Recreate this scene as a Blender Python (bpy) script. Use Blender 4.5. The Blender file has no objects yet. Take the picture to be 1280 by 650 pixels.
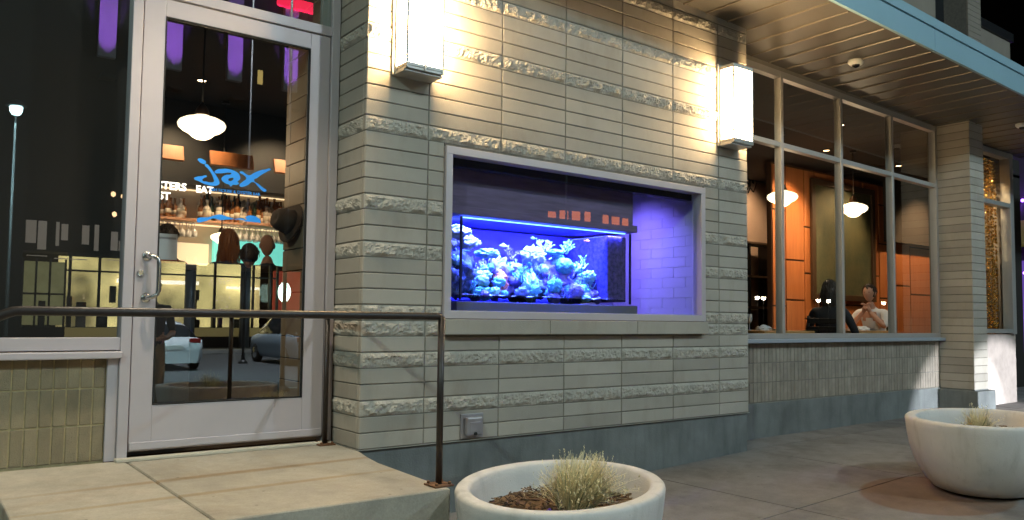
import bpy, bmesh, math, random
from mathutils import Vector, Matrix, noise
random.seed(7)
R = math.radians
S = bpy.context.scene
COL = S.collection

# ------------------------------------------------------------------ camera
cd = bpy.data.cameras.new('camera'); cam = bpy.data.objects.new('camera', cd); COL.objects.link(cam)
CP = Vector((-2.3021, -4.6085, 0.8222))
yaw, pitch, roll = R(37.0893), R(3.3602), R(0.62596)
fwd = Vector((math.sin(yaw)*math.cos(pitch), math.cos(yaw)*math.cos(pitch), math.sin(pitch)))
rt = Vector((math.cos(yaw), -math.sin(yaw), 0)); up = rt.cross(fwd)
r2 = math.cos(roll)*rt + math.sin(roll)*up; u2 = -math.sin(roll)*rt + math.cos(roll)*up
m3 = Matrix((r2, u2, -fwd)).transposed()
cam.matrix_world = Matrix.Translation(CP) @ m3.to_4x4()
cd.sensor_width = 36; cd.lens = 1000.69*36/1280
cd.shift_x = 0.96/1280; cd.shift_y = 16.68/1280
cd.clip_start = 0.05; cd.clip_end = 500
S.camera = cam

# ------------------------------------------------------------------ night sky, faint moon, exposure
W = bpy.data.worlds.new('World'); S.world = W; W.use_nodes = True
nt = W.node_tree; bg = nt.nodes['Background']
sky = nt.nodes.new('ShaderNodeTexSky'); sky.sky_type = 'NISHITA'; sky.sun_disc = False
sky.sun_elevation = R(-5.0); sky.sun_rotation = R(200)
nt.links.new(sky.outputs[0], bg.inputs[0]); bg.inputs[1].default_value = 0.12
sl = bpy.data.lights.new('moon', 'SUN'); sl.energy = 0.02; sl.angle = R(0.5); sl.color = (0.8, 0.9, 1.0)
so = bpy.data.objects.new('moon', sl); COL.objects.link(so); so.rotation_euler = (R(40), 0, R(-30))
S.view_settings.view_transform = 'Standard'; S.view_settings.look = 'None'
S.view_settings.exposure = 0; S.view_settings.gamma = 1; S.view_settings.use_curve_mapping = False
S.render.engine = 'CYCLES'
S.cycles.use_denoising = True
S.cycles.max_bounces = 10; S.cycles.transparent_max_bounces = 24
S.cycles.sample_clamp_indirect = 6
S.cycles.caustics_reflective = False; S.cycles.caustics_refractive = False

# ------------------------------------------------------------------ materials
MATS = {}
def mat(name, col, rough=0.6, metal=0.0, var=0.0, vscale=4.0, bump=0.0, bscale=60.0, emit=None, estr=0.0, col2=None, spec=0.5, stretch=None):
    m = bpy.data.materials.new(name); m.use_nodes = True
    n = m.node_tree.nodes; l = m.node_tree.links; b = n['Principled BSDF']
    b.inputs['Roughness'].default_value = rough; b.inputs['Metallic'].default_value = metal
    b.inputs['Specular IOR Level'].default_value = spec
    c = (*col, 1); b.inputs['Base Color'].default_value = c
    co = None
    if var or bump or col2:
        co = n.new('ShaderNodeTexCoord')
        vec = co.outputs['Object']
        if stretch:
            mp = n.new('ShaderNodeMapping'); mp.inputs['Scale'].default_value = stretch
            l.new(vec, mp.inputs[0]); vec = mp.outputs[0]
    if var or col2:
        t = n.new('ShaderNodeTexNoise'); t.inputs['Scale'].default_value = vscale; t.inputs['Detail'].default_value = 7
        t.inputs['Roughness'].default_value = 0.62
        l.new(vec, t.inputs['Vector'])
        mr = n.new('ShaderNodeMapRange'); mr.inputs[1].default_value = 0.3; mr.inputs[2].default_value = 0.7
        l.new(t.outputs['Fac'], mr.inputs[0])
        mx = n.new('ShaderNodeMix'); mx.data_type = 'RGBA'
        if col2: a, bb = c, (*col2, 1)
        else: a = tuple(max(0, x*(1-var)) for x in col)+(1,); bb = tuple(min(1, x*(1+var)) for x in col)+(1,)
        mx.inputs['A'].default_value = a; mx.inputs['B'].default_value = bb
        l.new(mr.outputs[0], mx.inputs['Factor']); l.new(mx.outputs['Result'], b.inputs['Base Color'])
    if bump:
        t2 = n.new('ShaderNodeTexNoise'); t2.inputs['Scale'].default_value = bscale; t2.inputs['Detail'].default_value = 5
        l.new(vec, t2.inputs['Vector'])
        bm_ = n.new('ShaderNodeBump'); bm_.inputs['Strength'].default_value = bump; bm_.inputs['Distance'].default_value = 0.01
        l.new(t2.outputs['Fac'], bm_.inputs['Height']); l.new(bm_.outputs[0], b.inputs['Normal'])
    if emit:
        b.inputs['Emission Color'].default_value = (*emit, 1); b.inputs['Emission Strength'].default_value = estr
    MATS[name] = m
    return m
def glass(name, tint=(1, 1, 1), ior=1.5, gain=2.0, rough=0.0):
    m = bpy.data.materials.new(name); m.use_nodes = True
    n = m.node_tree.nodes; l = m.node_tree.links; n.remove(n['Principled BSDF'])
    out = n['Material Output']
    tr = n.new('ShaderNodeBsdfTransparent'); tr.inputs[0].default_value = (*tint, 1)
    gl = n.new('ShaderNodeBsdfGlossy'); gl.inputs['Roughness'].default_value = rough; gl.inputs[0].default_value = (1, 1, 1, 1)
    lw_ = n.new('ShaderNodeLayerWeight'); lw_.inputs[0].default_value = 0.5
    pw = n.new('ShaderNodeMath'); pw.operation = 'POWER'; pw.inputs[1].default_value = 5.0
    fr = n.new('ShaderNodeMapRange'); fr.inputs[3].default_value = 0.042; fr.inputs[4].default_value = 1.0
    l.new(lw_.outputs['Facing'], pw.inputs[0]); l.new(pw.outputs[0], fr.inputs[0])
    mu = n.new('ShaderNodeMath'); mu.operation = 'MULTIPLY'; mu.inputs[1].default_value = gain; mu.use_clamp = True
    mx = n.new('ShaderNodeMixShader')
    l.new(fr.outputs[0], mu.inputs[0]); l.new(mu.outputs[0], mx.inputs[0])
    l.new(tr.outputs[0], mx.inputs[1]); l.new(gl.outputs[0], mx.inputs[2]); l.new(mx.outputs[0], out.inputs[0])
    MATS[name] = m
    return m

M_BLOCK = mat('pale_block', (0.405, 0.365, 0.31), 0.85, var=0.10, vscale=1.6, bump=0.25, bscale=220)
def block_tone(m):
    # each block leaves the kiln a little different: random tone per loose block
    n = m.node_tree.nodes; l = m.node_tree.links; b = n['Principled BSDF']
    src = b.inputs['Base Color'].links[0].from_socket
    g = n.new('ShaderNodeNewGeometry'); mr = n.new('ShaderNodeMapRange')
    mr.inputs[3].default_value = 0.86; mr.inputs[4].default_value = 1.10
    l.new(g.outputs['Random Per Island'], mr.inputs[0])
    v = n.new('ShaderNodeVectorMath'); v.operation = 'SCALE'
    l.new(src, v.inputs[0]); l.new(mr.outputs[0], v.inputs['Scale']); l.new(v.outputs[0], b.inputs['Base Color'])
block_tone(M_BLOCK)
M_ROUGHB = mat('split_face_block', (0.43, 0.395, 0.34), 0.95, var=0.18, vscale=9, bump=0.5, bscale=120)
M_MORTAR = mat('grey_mortar', (0.20, 0.18, 0.15), 0.95, var=0.2, vscale=20, bump=0.3, bscale=200)
M_SOLD = mat('olive_soldier_brick', (0.26, 0.21, 0.13), 0.9, var=0.22, vscale=7, bump=0.4, bscale=150)
block_tone(M_SOLD)
M_SOLD2 = mat('brown_ribbed_brick', (0.31, 0.265, 0.215), 0.9, var=0.2, vscale=6, bump=0.4, bscale=150)
block_tone(M_SOLD2)
M_SOLD3 = mat('pinkish_brick', (0.42, 0.35, 0.31), 0.9, var=0.15, vscale=6, bump=0.4, bscale=150)
M_MORT2 = mat('tan_mortar', (0.42, 0.34, 0.19), 0.95, var=0.2, vscale=25, bump=0.3, bscale=200)
M_PLINTH = mat('plinth_concrete', (0.17, 0.18, 0.175), 0.9, var=0.25, vscale=2.2, bump=0.3, bscale=80)
M_FLASH = mat('steel_flashing', (0.55, 0.55, 0.5), 0.4, metal=0.6)
M_ALU = mat('anodised_aluminium', (0.50, 0.455, 0.48), 0.45, metal=0.12, var=0.04, vscale=3)
M_ALU2 = mat('grey_window_frame', (0.40, 0.385, 0.37), 0.45, metal=0.35, var=0.05, vscale=4)
M_DARK = mat('black_gasket', (0.01, 0.01, 0.01), 0.7)
M_STEEL = mat('brushed_steel', (0.62, 0.62, 0.62), 0.25, metal=1.0)
M_RAIL = mat('dark_rail_paint', (0.030, 0.020, 0.016), 0.42, var=0.3, vscale=14, bump=0.1, bscale=90)
M_RUST = mat('rusty_plate', (0.16, 0.075, 0.035), 0.8, var=0.5, vscale=30, bump=0.4, bscale=200)
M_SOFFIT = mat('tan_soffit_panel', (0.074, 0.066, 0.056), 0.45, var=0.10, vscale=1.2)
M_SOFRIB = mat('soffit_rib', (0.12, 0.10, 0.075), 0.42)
M_FASCIA = mat('blue_fascia_metal', (0.26, 0.41, 0.48), 0.42, metal=0.1, var=0.05, vscale=1)
M_PLANT = mat('planter_concrete', (0.68, 0.65, 0.62), 0.78, var=0.08, vscale=3.5, bump=0.18, bscale=110)
M_MULCH = mat('bark_mulch', (0.10, 0.055, 0.03), 0.95, col2=(0.26, 0.15, 0.07), vscale=30, bump=0.8, bscale=60)
M_CHIP = mat('bark_chip', (0.20, 0.12, 0.06), 0.9, var=0.6, vscale=3)
M_CHIP2 = mat('dark_bark_chip', (0.07, 0.04, 0.025), 0.9, var=0.5, vscale=3)
M_STRAW = mat('dry_straw_blade', (0.90, 0.77, 0.50), 0.65, var=0.2, vscale=9)
M_GREENB = mat('grey_green_blade', (0.22, 0.28, 0.16), 0.7, var=0.25, vscale=9)
M_PURPLE = mat('purple_petal', (0.12, 0.06, 0.45), 0.6)
M_WHITEP = mat('white_plastic', (0.75, 0.74, 0.70), 0.45)
M_GREYP = mat('grey_box_metal', (0.36, 0.34, 0.36), 0.45, metal=0.4)
M_WOOD = mat('amber_wood_panel', (0.27, 0.088, 0.028), 0.5, col2=(0.37, 0.135, 0.045), vscale=3.0, bump=0.08, bscale=30, stretch=(6, 6, 0.5))
M_WOODF = mat('wood_floor', (0.10, 0.055, 0.03), 0.45, var=0.3, vscale=4)
M_WOODT = mat('table_wood', (0.50, 0.26, 0.09), 0.4, var=0.2, vscale=6)
M_BLACK = mat('black_paint', (0.012, 0.012, 0.013), 0.5)
M_CEIL = mat('dark_ceiling', (0.02, 0.019, 0.02), 0.9)
M_WALLI = mat('interior_plaster', (0.42, 0.33, 0.25), 0.9, var=0.06, vscale=2)
M_WALLD = mat('dark_interior_wall', (0.03, 0.024, 0.02), 0.9)
M_TILE = mat('tan_interior_tile', (0.44, 0.30, 0.19), 0.6, var=0.12, vscale=2)
M_GROUT = mat('dark_grout', (0.10, 0.06, 0.04), 0.9)
M_GLASS = glass('window_glass', (0.93, 0.95, 0.94), gain=2.2)
M_GLASSD = glass('coated_door_glass', (0.93, 0.95, 0.94), gain=4.6)
M_TANKG = glass('tank_glass', (0.97, 0.99, 1.0), gain=0.6)
M_BOTG = mat('amber_bottle_glass', (0.24, 0.09, 0.02), 0.12, spec=0.8)
M_BOTC = mat('clear_bottle_glass', (0.45, 0.40, 0.34), 0.12, spec=0.8)
M_BOTK = mat('dark_bottle_glass', (0.02, 0.035, 0.02), 0.12, spec=0.8)
M_LABEL = mat('paper_label', (0.65, 0.58, 0.45), 0.8)
M_STEM = mat('stemware_glass', (0.55, 0.52, 0.50), 0.08, spec=1.0)
M_LOGO = mat('blue_vinyl', (0.02, 0.32, 1.0), 0.5, emit=None)
M_SCONCE = mat('lit_frosted_glass', (0.9, 0.9, 0.85), 0.5, emit=(1.0, 0.69, 0.34), estr=116)
M_SCFR = mat('lamp_frame_metal', (0.50, 0.48, 0.45), 0.4, metal=0.4)
M_PEND = mat('lit_opal_glass', (0.9, 0.85, 0.75), 0.4, emit=(1.0, 0.80, 0.52), estr=2.6)
M_SKIN = mat('skin', (0.55, 0.30, 0.21), 0.55)
M_SHIRT = mat('white_shirt', (0.72, 0.72, 0.74), 0.85)
M_JACKET = mat('black_jacket', (0.02, 0.02, 0.024), 0.8)
M_NAVY = mat('navy_top', (0.03, 0.035, 0.07), 0.85)
M_RED = mat('dark_red_top', (0.22, 0.03, 0.03), 0.85)
M_TROU = mat('khaki_trousers', (0.33, 0.27, 0.18), 0.9)
M_HAIRB = mat('dark_brown_hair', (0.03, 0.018, 0.012), 0.5, bump=0.5, bscale=40)
M_HAIRA = mat('auburn_hair', (0.24, 0.085, 0.025), 0.45, bump=0.5, bscale=40)

def concrete(name, base, stain=None, tone=None):
    m = mat(name, base, 0.88, var=0.16, vscale=1.3, bump=0.25, bscale=140)
    n = m.node_tree.nodes; l = m.node_tree.links; b = n['Principled BSDF']
    src = b.inputs['Base Color'].links[0].from_socket
    co = n.new('ShaderNodeTexCoord')
    # fine speckle and blotches
    t = n.new('ShaderNodeTexNoise'); t.inputs['Scale'].default_value = 90; t.inputs['Detail'].default_value = 4
    l.new(co.outputs['Object'], t.inputs['Vector'])
    mr = n.new('ShaderNodeMapRange'); mr.inputs[3].default_value = 0.82; mr.inputs[4].default_value = 1.16
    l.new(t.outputs['Fac'], mr.inputs[0])
    v = n.new('ShaderNodeVectorMath'); v.operation = 'SCALE'
    l.new(src, v.inputs[0]); l.new(mr.outputs[0], v.inputs['Scale']); src = v.outputs[0]
    t3 = n.new('ShaderNodeTexNoise'); t3.inputs['Scale'].default_value = 4.5; t3.inputs['Detail'].default_value = 8; t3.inputs['Roughness'].default_value = .7
    l.new(co.outputs['Object'], t3.inputs['Vector'])
    mr3 = n.new('ShaderNodeMapRange'); mr3.inputs[1].default_value = .35; mr3.inputs[2].default_value = .7; mr3.inputs[3].default_value = 0.80; mr3.inputs[4].default_value = 1.08
    l.new(t3.outputs['Fac'], mr3.inputs[0])
    v3 = n.new('ShaderNodeVectorMath'); v3.operation = 'SCALE'
    l.new(src, v3.inputs[0]); l.new(mr3.outputs[0], v3.inputs['Scale']); src = v3.outputs[0]
    g = n.new('ShaderNodeNewGeometry'); mr2 = n.new('ShaderNodeMapRange')
    mr2.inputs[3].default_value = 0.88; mr2.inputs[4].default_value = 1.12
    l.new(g.outputs['Random Per Island'], mr2.inputs[0])
    v2 = n.new('ShaderNodeVectorMath'); v2.operation = 'SCALE'
    l.new(src, v2.inputs[0]); l.new(mr2.outputs[0], v2.inputs['Scale']); src = v2.outputs[0]
    for (cx, cy, a, bb, th, tint, soft) in (stain or []):
        mp = n.new('ShaderNodeMapping'); mp.vector_type = 'TEXTURE'
        mp.inputs['Location'].default_value = (cx, cy, 0); mp.inputs['Rotation'].default_value = (0, 0, R(th)); mp.inputs['Scale'].default_value = (a, bb, 1e6)
        l.new(co.outputs['Object'], mp.inputs[0])
        ln = n.new('ShaderNodeVectorMath'); ln.operation = 'LENGTH'; l.new(mp.outputs[0], ln.inputs[0])
        mrs = n.new('ShaderNodeMapRange'); mrs.inputs[1].default_value = 1.0; mrs.inputs[2].default_value = 1.0-soft
        l.new(ln.outputs['Value'], mrs.inputs[0])
        mx = n.new('ShaderNodeMix'); mx.data_type = 'RGBA'; mx.blend_type = 'MULTIPLY'
        mx.inputs['B'].default_value = (*tint, 1)
        l.new(mrs.outputs[0], mx.inputs['Factor']); l.new(src, mx.inputs['A']); src = mx.outputs['Result']
    l.new(src, b.inputs['Base Color'])
    return m
def weather(m, dark=(.55, .50, .44), scale=(5, 5, .8), lo=.52, hi=.72, amt=.45, spots=0.0):
    # streaks (stretched noise) and small dark spots multiplied into the colour
    n = m.node_tree.nodes; l = m.node_tree.links; b = n['Principled BSDF']
    src = b.inputs['Base Color'].links[0].from_socket
    co = n.new('ShaderNodeTexCoord'); mp = n.new('ShaderNodeMapping'); mp.inputs['Scale'].default_value = scale
    t = n.new('ShaderNodeTexNoise'); t.inputs['Scale'].default_value = 2.2; t.inputs['Detail'].default_value = 8; t.inputs['Roughness'].default_value = .65
    mr = n.new('ShaderNodeMapRange'); mr.inputs[1].default_value = lo; mr.inputs[2].default_value = hi; mr.inputs[4].default_value = amt
    mx = n.new('ShaderNodeMix'); mx.data_type = 'RGBA'; mx.blend_type = 'MULTIPLY'; mx.inputs['B'].default_value = (*dark, 1)
    l.new(co.outputs['Object'], mp.inputs[0]); l.new(mp.outputs[0], t.inputs['Vector']); l.new(t.outputs['Fac'], mr.inputs[0]); l.new(mr.outputs[0], mx.inputs['Factor']); l.new(src, mx.inputs['A']); src = mx.outputs['Result']
    if spots:
        v = n.new('ShaderNodeTexVoronoi'); v.inputs['Scale'].default_value = spots; l.new(co.outputs['Object'], v.inputs['Vector'])
        m2 = n.new('ShaderNodeMapRange'); m2.inputs[1].default_value = .085; m2.inputs[2].default_value = .05; m2.inputs[4].default_value = .55; l.new(v.outputs['Distance'], m2.inputs[0])
        wn = n.new('ShaderNodeMapRange'); wn.inputs[1].default_value = .55; wn.inputs[2].default_value = .6
        sp = n.new('ShaderNodeSeparateColor'); l.new(v.outputs['Color'], sp.inputs[0]); l.new(sp.outputs[0], wn.inputs[0])
        mu = n.new('ShaderNodeMath'); mu.operation = 'MULTIPLY'; l.new(m2.outputs[0], mu.inputs[0]); l.new(wn.outputs[0], mu.inputs[1])
        mx2 = n.new('ShaderNodeMix'); mx2.data_type = 'RGBA'; mx2.blend_type = 'MULTIPLY'; mx2.inputs['B'].default_value = (.28, .25, .22, 1)
        l.new(mu.outputs[0], mx2.inputs['Factor']); l.new(src, mx2.inputs['A']); src = mx2.outputs['Result']
    l.new(src, b.inputs['Base Color'])
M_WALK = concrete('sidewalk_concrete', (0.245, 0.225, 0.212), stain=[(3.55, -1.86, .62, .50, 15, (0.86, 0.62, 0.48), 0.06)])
M_LAND = concrete('landing_concrete', (0.48, 0.43, 0.35), stain=[(-0.85, -.30, 1.3, .05, 3, (0.82, 0.70, 0.56), 0.6), (-1.0, -.72, 1.4, .04, 2, (0.85, 0.75, 0.6), 0.6)])
weather(M_WALK, (.55, .5, .45), (1, 1, 1), .50, .68, .55, spots=7)
weather(M_LAND, (.66, .58, .48), (1, 1, 1), .50, .70, .5, spots=9)
weather(M_PLANT, (.62, .60, .55), (5, 5, .6), .52, .74, .5, spots=30)
weather(M_PLINTH, (.5, .5, .48), (3, 3, .5), .48, .7, .55)
weather(M_BLOCK, (.72, .66, .58), (2, 2, .8), .52, .72, .45)
M_ASPH = mat('asphalt', (0.045, 0.047, 0.05), 0.85, var=0.25, vscale=1.5, bump=0.4, bscale=120)
M_LANE = mat('lane_paint', (0.6, 0.6, 0.55), 0.8)

# ------------------------------------------------------------------ mesh helpers
class MB:
    def __init__(s): s.bm = bmesh.new(); s.mi = 0
    def face(s, pts, mi=None):
        vs = [s.bm.verts.new(p) for p in pts]
        try:
            f = s.bm.faces.new(vs); f.material_index = s.mi if mi is None else mi; return f
        except ValueError: return None
    def hull(s, a, b, mi=None):   # two matching loops joined, capped
        n = len(a); va = [s.bm.verts.new(p) for p in a]; vb = [s.bm.verts.new(p) for p in b]
        mi = s.mi if mi is None else mi
        fs = [s.bm.faces.new(va[::-1]), s.bm.faces.new(vb)]
        for i in range(n): fs.append(s.bm.faces.new((va[i], va[(i+1) % n], vb[(i+1) % n], vb[i])))
        for f in fs: f.material_index = mi
    def box(s, x0, x1, y0, y1, z0, z1, bev=0.0, mi=None):
        if bev <= 0:
            a = [(x0, y0, z0), (x1, y0, z0), (x1, y1, z0), (x0, y1, z0)]
            b = [(x, y, z1) for x, y, _ in a]; s.hull(a, b, mi); return
        r = bmesh.ops.create_cube(s.bm, size=1.0)
        vs = r['verts']
        for v in vs: v.co = Vector(((x0+x1)/2+v.co.x*(x1-x0), (y0+y1)/2+v.co.y*(y1-y0), (z0+z1)/2+v.co.z*(z1-z0)))
        fs = {f for v in vs for f in v.link_faces}; es = {e for v in vs for e in v.link_edges}
        for f in fs: f.material_index = s.mi if mi is None else mi
        bmesh.ops.bevel(s.bm, geom=list(es), offset=bev, segments=2, profile=0.5, affect='EDGES', material=-1)
    def tube(s, pts, rad, n=12, mi=None, caps=True):
        pts = [Vector(p) for p in pts]
        if not isinstance(rad, (list, tuple)): rad = [rad]*len(pts)
        rings = []; prev = None
        for i, p in enumerate(pts):
            if i == 0: d = pts[1]-p
            elif i == len(pts)-1: d = p-pts[i-1]
            else: d = (pts[i+1]-p).normalized()+(p-pts[i-1]).normalized()
            d.normalize()
            if prev is None:
                a = d.orthogonal().normalized()
            else:
                a = prev-d*prev.dot(d)
                a = a.normalized() if a.length > 1e-6 else d.orthogonal().normalized()
            prev = a; b = d.cross(a)
            rings.append([s.bm.verts.new(p+(a*math.cos(2*math.pi*k/n)+b*math.sin(2*math.pi*k/n))*rad[i]) for k in range(n)])
        mi = s.mi if mi is None else mi
        for i in range(len(rings)-1):
            for k in range(n):
                f = s.bm.faces.new((rings[i][k], rings[i][(k+1) % n], rings[i+1][(k+1) % n], rings[i+1][k])); f.smooth = True; f.material_index = mi
        if caps:
            for rg in (rings[0][::-1], rings[-1]):
                f = s.bm.faces.new(rg); f.material_index = mi
    def lathe(s, prof, c=(0, 0, 0), n=32, mi=None, sx=1, sy=1, th=0.0, axis='z'):
        rings = []
        for r, z in prof:
            ring = []
            for k in range(n):
                a = 2*math.pi*k/n; x = r*sx*math.cos(a); y = r*sy*math.sin(a)
                x, y = x*math.cos(th)-y*math.sin(th), x*math.sin(th)+y*math.cos(th)
                p = (c[0]+x, c[1]+y, c[2]+z) if axis == 'z' else (c[0]+x, c[1]+z, c[2]+y) if axis == 'y' else (c[0]+z, c[1]+x, c[2]+y)
                ring.append(s.bm.verts.new(p))
            rings.append(ring)
        mi = s.mi if mi is None else mi
        for i in range(len(rings)-1):
            for k in range(n):
                f = s.bm.faces.new((rings[i][k], rings[i][(k+1) % n], rings[i+1][(k+1) % n], rings[i+1][k])); f.smooth = True; f.material_index = mi
        for rg in (rings[0][::-1], rings[-1]):
            try: f = s.bm.faces.new(rg); f.material_index = mi
            except ValueError: pass
    def ball(s, c, rx, ry, rz, n=14, mi=None, jit=0.0, rot=None):
        r = bmesh.ops.create_uvsphere(s.bm, u_segments=n, v_segments=max(6, n//2+1), radius=1)
        for v in r['verts']:
            q = v.co.copy()
            if jit: q *= 1+jit*noise.noise(q*2.3+Vector(c)*7)
            q = Vector((q.x*rx, q.y*ry, q.z*rz))
            if rot: q.rotate(rot)
            v.co = q+Vector(c)
        for f in {f for v in r['verts'] for f in v.link_faces}:
            f.smooth = True; f.material_index = s.mi if mi is None else mi
    def build(s, name, mats, parent=None, label=None, cat=None, group=None, kind=None, fixn=True):
        if fixn: bmesh.ops.recalc_face_normals(s.bm, faces=s.bm.faces)
        me = bpy.data.meshes.new(name); s.bm.to_mesh(me); s.bm.free()
        for m in (mats if isinstance(mats, (list, tuple)) else [mats]): me.materials.append(m)
        return link(name, me, parent, label, cat, group, kind)
def tag(o, label=None, cat=None, group=None, kind=None):
    if label: o['label'] = label
    if cat: o['category'] = cat
    if group: o['group'] = group
    if kind: o['kind'] = kind
    return o
def link(name, me, parent=None, label=None, cat=None, group=None, kind=None):
    o = bpy.data.objects.new(name, me); COL.objects.link(o)
    if parent: o.parent = parent
    return tag(o, label, cat, group, kind)
def thing(name, label, cat, loc=(0, 0, 0), group=None, rz=0):
    o = bpy.data.objects.new(name, None); COL.objects.link(o); o.location = loc; o.rotation_euler = (0, 0, rz); o.empty_display_size = .1
    return tag(o, label, cat, group)
def rebase(root, loc):
    # children were meshed in world space: move the Empty to its base and keep them where they are
    root.location = loc
    for ch in root.children: ch.matrix_parent_inverse = Matrix.Translation(-Vector(loc))
def copy_tree(o, parent=None):
    c = o.copy(); COL.objects.link(c); c.parent = parent
    for ch in list(o.children): copy_tree(ch, c)
    return c
def struct(mb, name, m): return mb.build(name, m, kind='structure')

H = 0.1016
ROUGH = {2, 5, 7, 8, 12, 15, 20, 26, 30, 34}
# ground level of the sidewalk: it falls towards the entrance side
def gz(x): return -0.352+0.040*(x-3.95) if x < 3.95 else -0.352+0.006*(x-3.95)

# block with chamfered face; f maps (u along, w out of face, v up) to world
def add_block(mb, f, u0, u1, v0, v1, w, rough=False, seed=0):
    j = 0.0038
    u0 += j; u1 -= j; v0 += j; v1 -= j
    if not rough:
        c = 0.003; d = -0.03
        A = [f(u0, w-c, v0), f(u1, w-c, v0), f(u1, w-c, v1), f(u0, w-c, v1)]
        Bk = [f(u0, d, v0), f(u1, d, v0), f(u1, d, v1), f(u0, d, v1)]
        F = [f(u0+c, w, v0+c), f(u1-c, w, v0+c), f(u1-c, w, v1-c), f(u0+c, w, v1-c)]
        a = [mb.bm.verts.new(p) for p in A]; b = [mb.bm.verts.new(p) for p in Bk]; q = [mb.bm.verts.new(p) for p in F]
        mb.bm.faces.new(q).material_index = 0
        for i in range(4):
            k = (i+1) % 4
            mb.bm.faces.new((a[i], a[k], q[k], q[i])).material_index = 0
            mb.bm.faces.new((b[i], b[k], a[k], a[i])).material_index = 0
        return
    nu = max(4, int((u1-u0)/0.011)); nv = 9
    g = []
    for iu in range(nu+1):
        row = []
        for iv in range(nv+1):
            s_, t_ = iu/nu, iv/nv
            u = u0+(u1-u0)*s_; v = v0+(v1-v0)*t_
            e = min(iu, nu-iu)/2.0; e2 = min(iv, nv-iv)/2.0
            edge = min(1, e, e2)
            P = Vector((u*1.0+seed*3.1, v*1.0, seed*1.7))
            h = 0.75*noise.noise(P*14)+0.75*abs(noise.noise(P*32))+0.40*noise.noise(P*75)
            ww = w+edge*(0.006+0.022*h)-(1-edge)*0.004
            row.append(mb.bm.verts.new(f(u+0.002*noise.noise(P*60), ww, v)))
        g.append(row)
    for iu in range(nu):
        for iv in range(nv):
            mb.bm.faces.new((g[iu][iv], g[iu+1][iv], g[iu+1][iv+1], g[iu][iv+1])).material_index = 1
    # sides
    ring = [g[i][0] for i in range(nu+1)]+[g[nu][i] for i in range(1, nv+1)]+[g[i][nv] for i in range(nu-1, -1, -1)]+[g[0][i] for i in range(nv-1, 0, -1)]
    def back(vt): return vt
    bk = []
    for k, vt in enumerate(ring):
        pass
    for (ua, va), (ub, vb_) in (((u0, v0), (u1, v0)), ((u1, v0), (u1, v1)), ((u1, v1), (u0, v1)), ((u0, v1), (u0, v0))):
        q = [mb.bm.verts.new(p) for p in (f(ua, w-0.004, va), f(ub, w-0.004, vb_), f(ub, -.03, vb_), f(ua, -.03, va))]
        mb.bm.faces.new(q).material_index = 1

# ================================================================== SETTING: ground
mb = MB()
xs = [-9.5, -8, -6.5, -5, -3.5, -2.0, -.5, 1.0, 2.5, 4.0, 5.5, 7.0, 8.5, 10.0, 11.5, 13, 14.5, 16, 17.5, 19, 20.5]
ys = [-5.95, -4.45, -2.95, -1.45, 0.05, 1.6]
g = 0.006
for i in range(len(xs)-1):
    for j in range(len(ys)-1):
        a, b = xs[i]+g, xs[i+1]-g; c, d = ys[j]+g, ys[j+1]-g
        cr = [3.95] if a < 3.95 < b else []
        seg = [a]+cr+[b]
        for k in range(len(seg)-1):
            x0, x1 = seg[k], seg[k+1]
            e = 0.006
            # top with small chamfer
            mb.face([(x0, c, gz(x0)), (x1, c, gz(x1)), (x1, d, gz(x1)), (x0, d, gz(x0))])
            mb.face([(x0, c, gz(x0)), (x1, c, gz(x1)), (x1, c, gz(x1)-.03), (x0, c, gz(x0)-.03)])
            mb.face([(x0, d, gz(x0)), (x1, d, gz(x1)), (x1, d, gz(x1)-.03), (x0, d, gz(x0)-.03)])
            if k == 0: mb.face([(x0, c, gz(x0)), (x0, d, gz(x0)), (x0, d, gz(x0)-.03), (x0, c, gz(x0)-.03)])
            if k == len(seg)-2: mb.face([(x1, c, gz(x1)), (x1, d, gz(x1)), (x1, d, gz(x1)-.03), (x1, c, gz(x1)-.03)])
bmesh.ops.remove_doubles(mb.bm, verts=mb.bm.verts, dist=1e-5)
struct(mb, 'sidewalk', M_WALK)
mb = MB()
for a, b in ((-9.5, 3.95), (3.95, 20.5)):
    mb.face([(a, -5.95, gz(a)-.012), (b, -5.95, gz(b)-.012), (b, 1.6, gz(b)-.012), (a, 1.6, gz(a)-.012)])
struct(mb, 'sidewalk_joints', mat('dark_joint', (0.07, 0.062, 0.055), 0.95))
mb = MB()
for a, b in ((-9.5, 3.95), (3.95, 20.5)):
    mb.hull([(a, -6.10, gz(a)-.3), (b, -6.10, gz(b)-.3), (b, -5.956, gz(b)-.3), (a, -5.956, gz(a)-.3)],
            [(a, -6.10, gz(a)-.004), (b, -6.10, gz(b)-.004), (b, -5.956, gz(b)-.004), (a, -5.956, gz(a)-.004)])
struct(mb, 'kerb', mat('kerb_concrete', (0.30, 0.29, 0.27), 0.9, var=.15, vscale=2))
STZ = -0.75
mb = MB(); mb.face([(-200, -200, STZ), (200, -200, STZ), (200, 200, STZ), (-200, 200, STZ)]); struct(mb, 'street', M_ASPH)
mb = MB()
for k in range(-6, 12): mb.box(k*4.0, k*4.0+2.2, -12.06, -11.94, STZ+.003, STZ+.006)
struct(mb, 'lane_markings', M_LANE)
mb = MB(); mb.box(-60, 110, -40, -30.0, STZ-.2, STZ+.14); struct(mb, 'far_pavement', mat('far_concrete', (0.25, 0.24, 0.22), .9, var=.15, vscale=1))

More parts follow.
